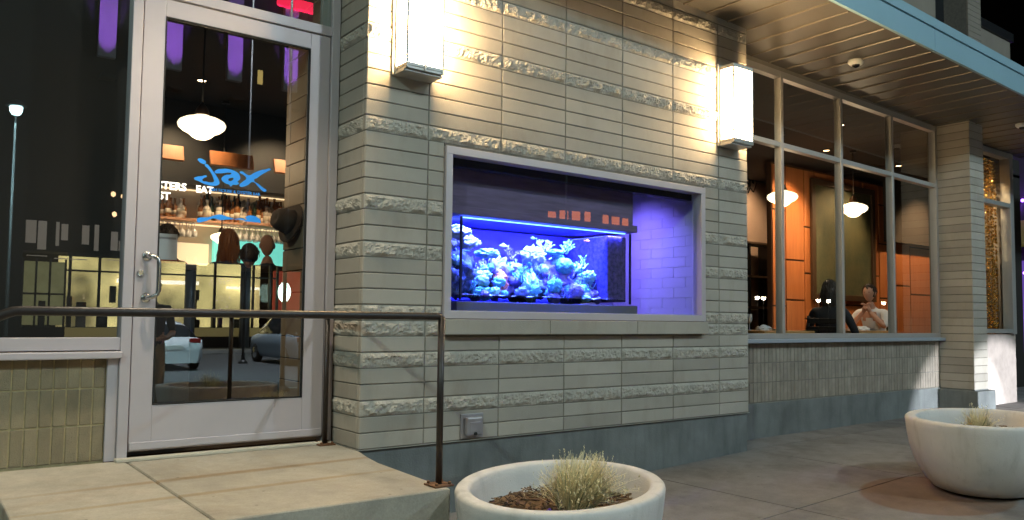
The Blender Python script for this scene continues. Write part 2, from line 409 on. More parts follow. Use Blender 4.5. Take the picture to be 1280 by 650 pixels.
# raised entrance landing
mb = MB()
LX0, LX1, LY0 = -1.93, -.125, -1.275
def slab(x0, x1, y0, y1, z0, z1): mb.box(x0, x1, y0, y1, z0, z1, bev=0.008)
slab(LX0, -1.272, LY0, .40, -.9, 0.0)
pe = [(-1.260, .39), (-1.260, LY0+.006), (-1.254, LY0), (LX1-.022, LY0), (LX1-.014, LY0+.006), (-.132, -1.0), (-.118, -.75), (-.102, -.46), (-.066, -.26), (-.022, -.075), (-.012, .0), (-.012, .39)]
mb.hull([(x, y, -.9) for x, y in pe], [(x, y, -.006) for x, y in pe])
pi_ = [(x+(.006 if x < -1 else -.005), y-(.005 if y > 0 else -.006 if y < -1.2 else 0)) for x, y in pe]
mb.hull([(x, y, -.0059) for x, y in pe], [(x, y, 0) for x, y in pi_])
mb.box(-1.275, -1.255, LY0+.02, .39, -.9, -.010)
struct(mb, 'landing', M_LAND)
# steps down to the left of the landing
mb = MB()
for k in range(1, 4): mb.box(LX0-.30*k, LX0-.30*(k-1)-.002, LY0, .40, -.95, -.165*k, bev=.008)
struct(mb, 'steps', M_LAND)

# ================================================================== THE RESTAURANT BUILDING
B = thing('restaurant_building', 'pale block restaurant front with glass entrance door, aquarium window and canopy', 'building')
fm = lambda u, w, v: (u, -w, v)             # main wall, faces the street
fr = lambda u, w, v: (-w, u, v)             # return beside the door, faces left
AX0, AX1, AZ0, AZ1 = 0.600, 3.320, 0.830, 2.015
SX0, SX1, SZ0, SZ1 = 0.590, 3.300, 0.722, 0.826
vj = [0.0]+[0.469+0.6115*i for i in range(6)]+[3.947]
mb = MB()
for k in range(0, 40):
    z0, z1 = k*H, (k+1)*H
    rough = k in ROUGH
    segs = [(vj[i], vj[i+1]) for i in range(len(vj)-1)]
    for i, (a, b) in enumerate(segs):
        parts = [(a, b)]
        if 8 <= k <= 19: lo, hi = AX0, AX1
        elif k == 7: lo, hi = SX0, SX1
        else: lo = hi = None
        if lo is not None:
            parts = []
            if a < lo: parts.append((a, min(b, lo)))
            if b > hi: parts.append((max(a, hi), b))
        for (p, q) in parts:
            if q-p < 0.015: continue
            add_block(mb, fm, p, q, z0, z1, random.uniform(-.0012, .0012), rough, seed=k*13+i)
    # return face: full block plus the narrow end of the corner block
    add_block(mb, fr, 0.042, 0.47, z0, z1, random.uniform(-.0012, .0012), rough, seed=k*13+11)
    add_block(mb, fr, 0.0, 0.044, z0, z1, 0.0, False)
    add_block(mb, lambda u, w, v: (3.947+w, u, v), 0.0, 0.46, z0, z1, 0, False)
# mortar backing and solid core around the opening
d = 0.007
def core(x0, x1, z0, z1): mb.box(x0+d, x1-d, d, 0.09, z0, z1, mi=2)
core(0, AX0+d, 0, 4.06); core(AX1-d, 3.947, 0, 4.06); core(AX0, AX1, 0, AZ0); core(AX0, AX1, AZ1, 4.06)
mb.box(d, .09, .09, .60, 0, 4.06, mi=2); mb.box(3.86, 3.94, .09, .60, 0, 4.06, mi=2)
mb.build('block_wall', [M_BLOCK, M_ROUGHB, M_MORTAR], B, fixn=True)
# plinth of the main wall
mb = MB(); mb.box(0.012, 3.935, 0.014, .30, -.9, -.006); mb.box(-.0, .012, .014, .40, -.9, -.006)
mb.build('plinth', M_PLINTH, B, label='smooth grey concrete base below the pale block wall')
mb = MB(); mb.box(-.006, 3.95, -.006, .05, -.0055, -.001); mb.box(-.006, .03, .05, .43, -.0055, -.001)
mb.build('flashing', M_FLASH, B)
# crown trim under the soffit
# ---- aquarium window
AW = MB()
fw = 0.055
def frame_rect(mb, x0, x1, z0, z1, w, y0, y1, bev=0.004):
    mb.box(x0, x1, y0, y1, z0, z0+w, bev=bev); mb.box(x0, x1, y0, y1, z1-w, z1, bev=bev)
    mb.box(x0, x0+w, y0+.001, y1-.001, z0+w-.002, z1-w+.002, bev=bev); mb.box(x1-w, x1, y0+.001, y1-.001, z0+w-.002, z1-w+.002, bev=bev)
win = MB(); frame_rect(win, AX0+.002, AX1-.002, AZ0, AZ1-.002, fw, -.022, .075)
wf = win.build('display_window', M_ALU, B, label='wide aluminium framed window showing the blue lit aquarium')
q = MB(); q.face([(AX0+.05, .035, AZ0+.05), (AX1-.05, .035, AZ0+.05), (AX1-.05, .035, AZ1-.05), (AX0+.05, .035, AZ1-.05)])
q.build('window_pane', M_GLASS, wf)
q = MB()
for a, b in ((SX0, 1.50), (1.504, 2.42), (2.424, SX1)): q.box(a, b, -.062, .02, SZ0, SZ1, bev=.004)
q.build('window_sill', [M_BLOCK], wf)

# ---- recessed entrance: left window, door
YD = 0.44
# brick apron under the left window
mb = MB()
x = -1.372; cols = 0
while x > -7.4:
    for r_ in range(3):
        zb = 0.005+r_*0.205
        mb.box(x-.0655+.004, x-.004, YD-.012+random.uniform(-.001, .001), YD+.05, zb+.004, zb+.205-.004, bev=.0035)
    x -= .0655
mb.box(-7.4, -1.372, YD-.006, YD+.12, -.9, .62, mi=1)
mb.build('brick_apron', [M_SOLD, M_MORT2], B, label='olive soldier-course bricks below the window left of the door')
lw = MB()
lw.box(-7.4, -1.312, YD-.045, YD+.06, .628, .700, bev=.004)     # bottom rail
lw.box(-1.372, -1.312, YD-.03, YD+.06, .0, .58, bev=.003)        # panel beside the brick
lw.box(-7.4, -1.30, YD-.04, YD+.06, 3.42, 3.52, bev=.004)
for px_ in (-3.6, -5.9): lw.box(px_-.03, px_+.03, YD-.04, YD+.06, .70, 3.42, bev=.004)
lwo = lw.build('side_window', M_ALU, B, label='tall dark shopfront window left of the entrance door')
q = MB(); q.box(-7.4, -1.305, YD-.085, YD-.04, .582, .622, bev=.006); q.build('window_sill', M_ALU, lwo)
q = MB()
for a, b in ((-7.4, -5.93), (-5.87, -3.63), (-3.57, -1.312)): q.face([(a, YD+.01, .70), (b, YD+.01, .70), (b, YD+.01, 3.42), (a, YD+.01, 3.42)])
q.build('window_pane', M_GLASSD, lwo)
# door frame
df = MB()
df.box(-1.312, -1.256, YD-.05, YD+.06, .0, 3.52, bev=.004)
df.box(-.066, -.008, YD-.05, YD+.06, .0, 3.52, bev=.004)
df.box(-1.256, -.066, YD-.045, YD+.06, 2.735, 2.80, bev=.004)
df.box(-1.256, -.066, YD-.045, YD+.06, 3.42, 3.52, bev=.004)
dfo = df.build('door_frame', M_ALU, B)
q = MB(); q.face([(-1.256, YD+.01, 2.80), (-.066, YD+.01, 2.80), (-.066, YD+.01, 3.42), (-1.256, YD+.01, 3.42)]); q.build('transom_pane', M_GLASSD, dfo)
q = MB(); q.box(-.125, -.068, YD-.012, YD+.03, 2.80, 3.42, bev=.002); q.box(-.09, -.068, YD-.02, YD-.012, 2.80, 3.42); q.build('transom_stop', mat('grey_green_stop', (.25, .27, .25), .5), dfo)
q = MB(); q.box(-1.325, -.03, YD-.115, YD-.05, .001, .018, bev=.004); q.build('threshold', mat('worn_threshold', (.55, .51, .42), .75, metal=.1, var=.15, vscale=8), dfo)
# door leaf
dl = MB()
yl0, yl1 = YD-.035, YD+.015
dl.box(-1.250, -1.128, yl0, yl1, .045, 2.728, bev=.004)
dl.box(-.212, -.072, yl0, yl1, .045, 2.728, bev=.004)
dl.box(-1.129, -.211, yl0+.0005, yl1-.0005, 2.622, 2.728, bev=.004)
dl.box(-1.129, -.211, yl0+.0005, yl1-.0005, .045, .306, bev=.004)
door = dl.build('entrance_door', M_ALU, B, label='silver framed glass entrance door with blue lettering and pull handle')
q = MB(); q.face([(-1.13, YD-.005, .30), (-.21, YD-.005, .30), (-.21, YD-.005, 2.625), (-1.13, YD-.005, 2.625)]); q.build('door_pane', M_GLASSD, door)
q = MB()
for (a, b, c, d_) in ((-1.128, -.212, .306, .314), (-1.128, -.212, 2.614, 2.622)): q.box(a, b, yl0-.002, yl0+.02, c, d_)
for (a, b) in ((-1.128, -1.121), (-.219, -.212)): q.box(a, b, yl0-.002, yl0+.02, .314, 2.614)
q.build('glazing_bead', M_DARK, door)
q = MB(); q.box(-1.246, -.076, yl0-.014, yl0-.001, .055, .098, bev=.003)
q.build('door_sweep', M_ALU, door)
q = MB()
hx = -1.185; hy = yl0
q.tube([(hx, hy+.01, 1.175), (hx, hy-.055, 1.175), (hx+.018, hy-.072, 1.172), (hx+.045, hy-.078, 1.155), (hx+.05, hy-.078, 1.12), (hx+.05, hy-.078, .985), (hx+.045, hy-.078, .95), (hx+.018, hy-.072, .933), (hx, hy-.055, .93), (hx, hy+.01, .93)], .0125, n=12)
q.lathe([(.028, 0), (.028, -.006), (.018, -.008)], (hx, hy, 1.175), 16, axis='y'); q.lathe([(.028, 0), (.028, -.006), (.018, -.008)], (hx, hy, .93), 16, axis='y')
q.build('pull_handle', M_STEEL, door)
q = MB(); q.lathe([(.019, 0), (.019, -.010), (.012, -.013), (.012, -.009)], (-1.218, yl0, 1.072), 18, axis='y'); q.build('lock_cylinder', M_STEEL, door)

# ---- bay of shop windows on the right
BX0, BX1 = 3.95, 8.60
mb = MB()
x = BX0
i = 0
while x < BX1-.02:
    w_ = min(.0655, BX1-x)
    for r_ in range(3):
        zb = .012+r_*.2
        mb.box(x+.004, x+w_-.004, YD-.009+random.uniform(-.0015, .0015), YD+.04, zb+.004, zb+.2-.004, bev=.003)
    x += w_
mb.box(BX0, BX1, YD-.005, YD+.12, .0, .615, mi=1)
mb.build('brick_apron', [M_SOLD2, M_MORTAR], B, label='brown vertical bricks below the dining room windows')
mb = MB(); mb.box(BX0, BX1, YD-.018, YD+.12, -.9, .004, bev=.006)
mb.build('plinth', M_PLINTH, B, label='concrete base under the dining room windows')
# frame: horizontal members follow the roof fall
def sl(x): return -.0178*(x-5.1)
def slbar(mb, x0, x1, y0, y1, z0, z1, s=True):
    a0, a1 = (sl(x0), sl(x1)) if s else (0, 0)
    mb.hull([(x0, y0, z0+a0), (x0, y1, z0+a0), (x0, y1, z1+a0), (x0, y0, z1+a0)], [(x1, y0, z0+a1), (x1, y1, z0+a1), (x1, y1, z1+a1), (x1, y0, z1+a1)])
mb = MB()
slbar(mb, BX0, BX1, YD-.028, YD+.05, 3.460, 3.530)
slbar(mb, BX0, BX1, YD-.026, YD+.05, 2.705, 2.757)
mb.box(BX0, BX1, YD-.03, YD+.05, .660, .715, bev=.004)
for mx_ in (5.115, 6.278, 7.435): mb.box(mx_-.024, mx_+.024, YD-.030, YD+.055, .70, 3.53+sl(mx_), bev=.004)
mb.box(8.545, 8.598, YD-.032, YD+.055, .66, 3.47, bev=.004); mb.box(BX0, BX0+.06, YD-.055, YD+.07, .66, 3.55, bev=.004)
bay = mb.build('dining_window', M_ALU2, B, label='grey framed grid of windows into the warm lit dining room')
q = MB(); q.box(BX0, BX1, YD-.095, YD-.051, .618, .658, bev=.006); q.box(BX0, BX1, YD-.051, YD+.05, .616, .660)
q.build('window_sill', mat('blue_grey_sill', (.36, .41, .47), .45, metal=.3), bay)
ed = [BX0+.06, 5.091, 5.139, 6.254, 6.302, 7.411, 7.459, 8.545]
for k in range(4):
    for (z0, z1) in ((.715, 2.705), (2.757, 3.460)):
        a, b = ed[2*k], ed[2*k+1]
        q = MB(); q.face([(a, YD+.012, z0), (b, YD+.012, z0), (b, YD+.012, z1+sl(b)), (a, YD+.012, z1+sl(a))]); q.build('window_pane', M_GLASS, bay)
mb = MB(); slbar(mb, BX0, BX1, YD-.03, YD+.09, 3.530, 3.95)
mb.build('header_panel', mat('header_metal', (.22, .20, .17), .5, var=.1, vscale=2), B)
# ---- pillar
PX0, PX1 = 8.60, 9.0
mb = MB()
for k in range(0, 37):
    z0, z1 = k*H, (k+1)*H
    add_block(mb, lambda u, w, v: (u, -w, v), PX0, PX1, z0, z1, random.uniform(-.001, .001), False)
    add_block(mb, lambda u, w, v: (PX0-w, u, v), 0.0, YD-.002, z0, z1, random.uniform(-.001, .001), False)
    add_block(mb, lambda u, w, v: (PX1+w, u, v), 0.0, YD-.002, z0, z1, 0, False)
mb.box(PX0+d, PX1-d, d, YD+.1, 0, 3.75, mi=2)
mb.build('pillar', [M_BLOCK, M_ROUGHB, M_MORTAR], B, label='slender block pillar between the two shop windows')
mb = MB(); mb.box(PX0-.055, PX1+.06, -.06, YD, -.9, -.012, bev=.01); mb.box(PX0+.004, PX1-.004, .004, YD, -.02, .06)
mb.build('pillar_base', M_PLINTH, B)
# ---- second bay
CX0, CX1 = 9.0, 10.94
mb = MB(); mb.box(CX0, CX1+.06, YD-.012, YD+.12, -.9, .70, mi=0)
mb.build('apron', M_SOLD3, B, label='pinkish plain apron below the far shop window')
mb = MB()
mb.box(CX0, CX1, YD-.055, YD+.07, .715, .775, bev=.004); mb.box(CX0, CX1, YD-.05, YD+.07, 2.585, 2.65, bev=.004); mb.box(CX0, CX1, YD-.05, YD+.07, 3.33, 3.41, bev=.004)
mb.box(CX1-.12, CX1, YD-.06, YD+.08, .70, 3.41, bev=.004); mb.box(CX0, CX0+.05, YD-.05, YD+.08, .70, 3.41, bev=.004)
bay2 = mb.build('far_window', M_ALU2, B, label='narrow shop window beyond the pillar with glittering gold inside')
q = MB(); q.face([(CX0, YD+.01, .75), (CX1, YD+.01, .75), (CX1, YD+.01, 3.36), (CX0, YD+.01, 3.36)]); q.build('window_pane', M_GLASS, bay2)
mb = MB(); mb.box(CX0, CX1+.06, YD-.02, YD+.1, 3.41, 3.9); mb.box(CX1, CX1+.06, YD-.02, YD+.25, .70, 3.42)
mb.build('corner_panel', mat('dark_corner_metal', (.10, .09, .085), .5), B)

# ---- canopy: soffit boards, fascia (falls slightly to the right)
def cz(x): return 3.604-.0275*(x-3.94)
KX0, KX1, KY0, KY1 = -3.2, 17.0, -.905, .42
mb = MB()
n_ = 0
x = 4.264-.3*40
px_prev = KX0
xs_r = [4.264+.302*k for k in range(-25, 43)]
xs_r = [v for v in xs_r if KX0 < v < KX1]
edges = [KX0]+xs_r+[KX1]
for a, b in zip(edges[:-1], edges[1:]):
    mb.hull([(a+.002, KY0+.03, cz(a)), (b-.002, KY0+.03, cz(b)), (b-.002, KY1, cz(b)), (a+.002, KY1, cz(a))],
            [(a+.002, KY0+.03, cz(a)+.06), (b-.002, KY0+.03, cz(b)+.06), (b-.002, KY1, cz(b)+.06), (a+.002, KY1, cz(a)+.06)])
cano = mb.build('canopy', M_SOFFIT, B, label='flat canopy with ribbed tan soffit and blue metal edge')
mb = MB()
for a in xs_r:
    mb.hull([(a-.010, KY0+.055, cz(a)-.0005), (a+.010, KY0+.055, cz(a)-.0005), (a+.010, KY1-.02, cz(a)-.0005), (a-.010, KY1-.02, cz(a)-.0005)],
            [(a-.006, KY0+.055, cz(a)-.012), (a+.006, KY0+.055, cz(a)-.012), (a+.006, KY1-.02, cz(a)-.012), (a-.006, KY1-.02, cz(a)-.012)])
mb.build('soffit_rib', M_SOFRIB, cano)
mb = MB()
def fbar(y0, y1, z0, z1, x0=KX0, x1=KX1):
    mb.hull([(x0, y0, cz(x0)+z0), (x0, y1, cz(x0)+z0), (x0, y1, cz(x0)+z1), (x0, y0, cz(x0)+z1)], [(x1, y0, cz(x1)+z0), (x1, y1, cz(x1)+z0), (x1, y1, cz(x1)+z1), (x1, y0, cz(x1)+z1)])
for k in range(9):
    a = KX0+2.2+k*2.25-2.25; b = a+2.25
    fbar(KY0, KY0+.03, -.012, .205, max(a, KX0)+.003, min(b, KX1)-.003)
fbar(KY0+.012, KY0+.03, .205, .218)
fbar(KY0-.012, KY0+.03, .218, .31)
mb.build('fascia', M_FASCIA, cano)
mb = MB()
for a, b, y1 in ((KX0, 11.0, 8), (11.0, KX1, .42)):
    mb.hull([(a, KY0+.03, cz(a)+.08), (b, KY0+.03, cz(b)+.08), (b, y1, cz(b)+.08), (a, y1, cz(a)+.08)], [(a, KY0+.03, cz(a)+.30), (b, KY0+.03, cz(b)+.30), (b, y1, cz(b)+.30), (a, y1, cz(a)+.30)])
mb.box(11.0, 14.2, 1.5, 8, 3.57, 3.62)
mb.build('roof', M_BLACK, B)
# upper storey seen over the canopy edge
mb = MB()
UY = 2.0
mb.box(9.0, 12.1, UY, UY+5, 3.95, 7.6, mi=0); mb.box(13.75, 15.3, UY+.02, UY+5, 3.62, 6.55, mi=0)
mb.box(12.1, 13.2, UY+.35, UY+5, 3.95, 7.6, mi=2)
mb.box(13.75, 15.36, UY-.03, UY+5, 6.55, 6.72, mi=2)
for k in range(39, 75):
    add_block(mb, lambda u, w, v: (u, UY-.08-w, v), 13.2, 13.75, k*H, (k+1)*H, 0, False)
mb.box(13.21, 13.74, UY-.073, UY+5, 3.95, 7.6, mi=3)
mb.build('upper_storey', [mat('taupe_render', (.30, .25, .20), .9, var=.1, vscale=2), M_BLOCK, M_BLACK, M_MORTAR], B)

# ================================================================== INTERIOR SHELL (setting)
mb = MB(); mb.box(-8, 11.0, YD+.13, 9, -.12, 0.0); mb.box(11.0, 14.2, 1.56, 9, -.12, 0.0); struct(mb, 'floor', M_WOODF)
mb = MB(); mb.box(-8, 3.6, YD+.13, 9, 3.44, 3.5); mb.box(3.6, 11.0, YD+.13, 9, 3.50, 3.56); mb.box(11.0, 14.2, 1.56, 9, 3.50, 3.56); struct(mb, 'ceiling', M_CEIL)
mb = MB(); mb.box(-8, 5.0, 6.2, 6.3, 0, 3.44); mb.box(-8, -7.9, .6, 6.2, 0, 3.44); mb.box(4.9, 5.0, 1.3, 6.2, 0, 3.44); struct(mb, 'bar_wall', M_WALLD)
mb = MB(); mb.box(3.87, 3.95, .62, 1.4, 0, 3.5); mb.box(3.87, 4.9, 1.3, 1.4, 0, 3.5); mb.box(14.12, 14.2, 1.56, 6.5, 0, 3.5); mb.box(11.0, 14.2, 1.50, 1.56, -.5, 3.9); mb.box(10.98, 11.04, .69, 1.56, -.5, 3.5); struct(mb, 'dining_wall', M_WALLD)
mb = MB(); mb.box(-7.6, -1.22, .82, .88, 0, 3.44); struct(mb, 'added_dark_screen', M_WALLD)  # added dark sheet so the left window stays black inside
# tan tiled wall just inside the door on the right
mb = MB()
for k in range(0, 20):
    z0 = k*.17
    off = .3 if k % 2 else 0
    u = .62-off
    while u < 1.62:
        a, b = max(u, .60), min(u+.6, 1.62)
        if b-a > .03: mb.box(.10, .13, a+.004, b-.004, z0+.004, z0+.166, bev=.003)
        u += .6
mb.box(.112, .2, .6, 1.615, 0, 3.4, mi=1); mb.box(.2, .22, .6, 1.615, 0, 3.4, mi=1)
struct(mb, 'tiled_wall', [M_TILE, M_GROUT])

# ================================================================== OBJECTS ON THE FRONT
# ---- wall lamps
def wall_lamp(xc, label):
    t = thing('wall_lamp', label, 'wall lamp', (xc, 0, 2.44), group='lit box lamps on the block wall')
    w, dp, z0, z1 = .133, .178, 0.0, .70
    q = MB(); q.box(-w-.022, w+.022, -.022, .004, -.02, .73, bev=.003)
    for sx in (-1, 1):
        for zz in (.12, .30, .48, .62): q.lathe([(.006, 0), (.006, .008)], (sx*(w+.022), -.010, zz), 8, axis='x')
    q.build('back_plate', M_SCFR, t)
    q = MB(); q.box(-w+.004, w-.004, -dp+.004, -.024, .036, .672); q.build('glass_box', M_SCONCE, t)
    q = MB()
    for sx in (-1, 1):
        q.box(sx*w-.007, sx*w+.007, -dp-.006, -dp+.010, -.004, .704, bev=.002)
        q.box(sx*w-.007, sx*w+.007, -.040, -.022, -.004, .704, bev=.002)
    for zz in (0.012, .674):
        q.box(-w-.004, w+.004, -dp-.004, -dp+.008, zz, zz+.022, bev=.002)
        for sx in (-1, 1): q.box(sx*w-.004, sx*w+.004, -dp, -.022, zz, zz+.022, bev=.002)
    q.build('lamp_frame', M_SCFR, t)
    q = MB(); q.box(-w, w, -dp, -.022, -.006, .012, bev=.002); q.box(-w-.01, w+.01, -.16, -.022, -.022, -.005, bev=.003); q.build('bottom_tray', M_SCFR, t)
    q = MB(); q.box(-w, w, -dp, -.022, .696, .71, bev=.002); q.build('top_cap', M_SCFR, t)
    for sx in (-1, 1):
        for zz in (.075, .10, .60, .63):
            q = MB(); q.lathe([(.004, 0), (.0045, .016)], (w+.006 if sx > 0 else -w-.022, -dp+.01, zz), 8, axis='x'); q.build('clip_screw', M_SCFR, t)
    q = MB(); q.box(-.008, .004, -dp-.010, -dp, -.006, .05, bev=.002); q.build('front_clip', M_SCFR, t)
    return t
wall_lamp(.328, 'bright box wall lamp nearer the door, between the glass door and the aquarium window')
wall_lamp(3.653, 'bright box wall lamp above the right end of the aquarium window, near the wall edge')

# ---- outlet box
t = thing('outlet_box', 'small grey weatherproof outlet cover low on the block wall below the aquarium', 'electric outlet', (.85, 0, .01))
q = MB(); q.box(-.093, .093, -.012, .006, 0, .168, bev=.003); q.build('cover_plate', M_GREYP, t)
q = MB(); q.box(-.068, .066, -.050, -.011, .022, .148, bev=.012); q.box(-.045, .042, -.053, -.049, .045, .115, bev=.002)
lid = q.build('flip_lid', M_GREYP, t)
q = MB(); q.lathe([(.011, 0), (.011, -.012)], (0, -.05, .036), 14, axis='y'); q.build('lid_lock', M_BLACK, lid)
# ---- ceiling cameras
def dome(x, y, label):
    t = thing('dome_camera', label, 'security camera', (x, y, cz(x)), group='dome cameras under the canopy')
    q = MB(); q.lathe([(.002, -.045), (.06, -.042), (.078, -.02), (.08, .004)], n=28); q.build('housing', M_WHITEP, t)
    q = MB(); q.lathe([(.001, -.076), (.022, -.070), (.036, -.055), (.04, -.040)], n=24); q.build('lens_dome', mat('smoked_dome_'+str(x), (.01, .01, .01), .08), t)
dome(5.49, -.22, 'white dome camera on the soffit in front of the dining room windows')
dome(9.25, -.38, 'white dome camera on the soffit beyond the pillar, partly at the right edge')

# ---- handrail round the landing
t = thing('handrail', 'dark brown pipe handrail around the concrete entrance landing', 'handrail')
rr = .0180; zr = .838
q = MB()
XR = -.150; YR = -1.185
q.tube([(-.083, .335, zr), (-.10, 0, zr), (XR, YR+.03, zr), (XR-.008, YR+.008, zr), (XR-.03, YR, zr), (-1.955, YR, zr), (-1.985, YR, zr-.003), (-2.01, YR, zr-.012), (-2.95, YR, zr-.50), (-3.0, YR, zr-.52)], rr, n=16)
q.build('top_rail', M_RAIL, t)
for (px_, py_) in ((-.083, .325), (XR, YR)):
    q = MB(); q.tube([(px_, py_, .004), (px_, py_, zr)], .0172, n=16); q.build('post', M_RAIL, t)
    q = MB(); q.box(px_-.055, px_+.055, py_-.055, py_+.055, .0, .010, bev=.002)
    for sx in (-1, 1):
        for sy in (-1, 1): q.lathe([(.009, 0), (.009, .010), (.004, .013)], (px_+sx*.038, py_+sy*.038, .010), 6)
    q.build('base_plate', M_RUST, t)
q = MB(); q.tube([(-2.9, YR, -.5), (-2.9, YR, zr-.57)], .0172, n=16); q.build('post', M_RAIL, t)

# ---- planters
def bowl_mesh(a, b, h):
    mb = MB(); n = 72
    outer = [(.54, 0.0), (.60, .004), (.67, .02), (.76, .075), (.845, .15), (.905, .225), (.95, .30), (.977, .38), (.993, .45), (1.0, h-.022)]
    def ring(k, z, inset=0.0):
        return [((k*a-inset)*math.cos(2*math.pi*i/n), (k*b-inset)*math.sin(2*math.pi*i/n), z) for i in range(n)]
    rings = [ring(k, z) for k, z in outer]
    rings += [ring(1, h-.010, .003), ring(1, h-.002, .012), ring(1, h, .022), ring(1, h, .058), ring(1, h-.003, .070), ring(1, h-.014, .080), ring(1, h-.06, .088), ring(1, h-.16, .102), ring(1, h-.24, .12)]
    vs = [[mb.bm.verts.new(p) for p in r] for r in rings]
    for i in range(len(vs)-1):
        for k in range(n):
            f = mb.bm.faces.new((vs[i][k], vs[i][(k+1) % n], vs[i+1][(k+1) % n], vs[i+1][k])); f.smooth = True
    mb.bm.faces.new(vs[0][::-1])
    return mb
def planter(cx, cy, rz, label):
    a, b, h = .69, .51, .51
    t = thing('planter', label, 'planter', (cx, cy, gz(cx)), group='oval concrete planters on the sidewalk', rz=R(rz))
    bowl_mesh(a, b, h).build('bowl', M_PLANT, t)
    mb = MB(); n = 40
    zt = h-.145
    c0 = mb.bm.verts.new((0, 0, zt+.03)); prev = None
    for rr_ in (.25, .5, .75, 1.0):
        ring = []
        for i in range(n):
            an = 2*math.pi*i/n; x = (a-.105)*rr_*math.cos(an); y = (b-.105)*rr_*math.sin(an)
            ring.append(mb.bm.verts.new((x, y, zt+.03*(1-rr_)+.02*noise.noise(Vector((x*6, y*6, cx))))))
        for i in range(n):
            if prev is None: f = mb.bm.faces.new((c0, ring[i], ring[(i+1) % n]))
            else: f = mb.bm.faces.new((prev[i], ring[i], ring[(i+1) % n], prev[(i+1) % n]))
            f.smooth = True
        prev = ring
    mu = mb.build('mulch', M_MULCH, t)
    mb = MB(); rnd = random.Random(int(cx*100))
    for k in range(620):
        an = rnd.uniform(0, 6.283); r_ = math.sqrt(rnd.random())*.97
        x = (a-.115)*r_*math.cos(an); y = (b-.115)*r_*math.sin(an); z = zt+.03*(1-r_)+.012+rnd.uniform(-.006, .018)
        L, w_, th = rnd.uniform(.015, .060), rnd.uniform(.005, .013), rnd.uniform(.002, .005)
        M = Matrix.Translation((x, y, z)) @ Matrix.Rotation(rnd.uniform(0, 6.28), 4, 'Z') @ Matrix.Rotation(rnd.uniform(-.5, .5), 4, 'Y') @ Matrix.Rotation(rnd.uniform(-.6, .6), 4, 'X')
        A = [M @ Vector(p) for p in ((-L/2, -w_/2, 0), (L/2, -w_/2*.5, 0), (L/2, w_/2*.6, 0), (-L/2, w_/2, 0))]
        B_ = [M @ Vector(p) for p in ((-L/2, -w_/2, th), (L/2, -w_/2*.5, th), (L/2, w_/2*.6, th), (-L/2, w_/2, th))]
        mb.hull(A, B_, mi=0 if rnd.random() < .55 else 1)
    mb.build('bark_chips', [M_CHIP, M_CHIP2], mu, kind='stuff')
    return t
p1 = planter(.37, -1.515, 35, 'grey oval concrete planter with dry grass in front of the aquarium wall, nearest the landing')
p2 = planter(4.00, -2.00, 15, 'grey oval concrete planter at the right, before the dining room windows')
p3 = planter(.72, -4.30, 20, 'grey oval concrete planter near the kerb, seen mirrored in the door glass')
def tuft(cx, cy, z, n, hgt, spread, label, seed, lean=(0, 0)):
    rnd = random.Random(seed); mb = MB()
    for k in range(n):
        an = rnd.uniform(0, 6.283); r_ = math.sqrt(rnd.random())*.055*spread/.17
        bx, by = r_*math.cos(an), r_*math.sin(an)
        inner = rnd.random()
        out = rnd.uniform(.15, 1.0)*spread*(.3+.7*inner)
        hh = hgt*rnd.uniform(.45, 1.0)*(1.05-.45*out/spread)
        droop = rnd.uniform(.0, .55)
        dirx, diry = math.cos(an+rnd.uniform(-.5, .5)), math.sin(an+rnd.uniform(-.5, .5))
        w_ = rnd.uniform(.0016, .0032); wd = Vector((-diry, dirx, 0))
        pts = []
        for s_ in (0, .25, .5, .75, 1):
            o_ = out*(s_**1.5); zz = hh*(s_-droop*s_**3*.6)
            pts.append(Vector((bx+dirx*o_+lean[0]*s_*s_, by+diry*o_+lean[1]*s_*s_, zz+.01*math.sin(s_*7+k))))
        mi = 1 if (rnd.random() < .07 or (out > spread*.5 and rnd.random() < .10)) else 0
        for i in range(4):
            wa, wb = w_*(1-i*.2), w_*(1-(i+1)*.2)
            nrm = Vector((dirx, diry, 0))*.0012
            a0, a1, b0, b1 = pts[i]-wd*wa, pts[i]+wd*wa, pts[i+1]-wd*wb, pts[i+1]+wd*wb
            mb.face([a0, a1, b1, b0], mi); mb.face([a0+nrm, b0+nrm*.6, b1+nrm*.6, a1+nrm], mi)
        if rnd.random() < .3:
            p = pts[-1]
            for j in range(3): mb.face([p+Vector((rnd.uniform(-.004, .004), rnd.uniform(-.004, .004), j*.006)), p+Vector((rnd.uniform(-.006, .006), .004, j*.006+.008)), p+Vector((.002, rnd.uniform(-.006, .006), j*.006+.004))], 0)
    o = mb.build('ornamental_grass', [M_STRAW, M_GREENB], None, label, 'grass tuft', fixn=False); o.location = (cx, cy, z); return o
zt1 = gz(.40)+.51-.125; zt2 = gz(4.0)+.51-.125
tuft(.355, -1.63, zt1, 2600, .31, .225, 'straw coloured dry grass tuft in the planter before the aquarium wall', 3, lean=(.03, -.02))
tuft(3.95, -1.98, zt2, 420, .23, .15, 'small dry grass tuft in the planter at the right of the sidewalk', 5)
tuft(.62, -4.28, gz(.72)+.51-.125, 500, .30, .22, 'dry grass tuft in the kerbside planter, seen mirrored in the door glass', 9)
t = thing('plant_tag', 'small purple and white plant tag standing in the mulch beside the grass', 'plant tag', (.17, -1.66, zt1-.01))
q = MB(); q.box(-.006, .006, -.0015, .0015, 0, .022); q.build('stake', M_WHITEP, t)
q = MB()
for k in range(5):
    an = k*1.257
    q.ball((.012*math.cos(an), .006*math.sin(an), .034+.011*math.sin(an)), .011, .006, .011, 8)
q.build('flower_head', M_PURPLE, t)

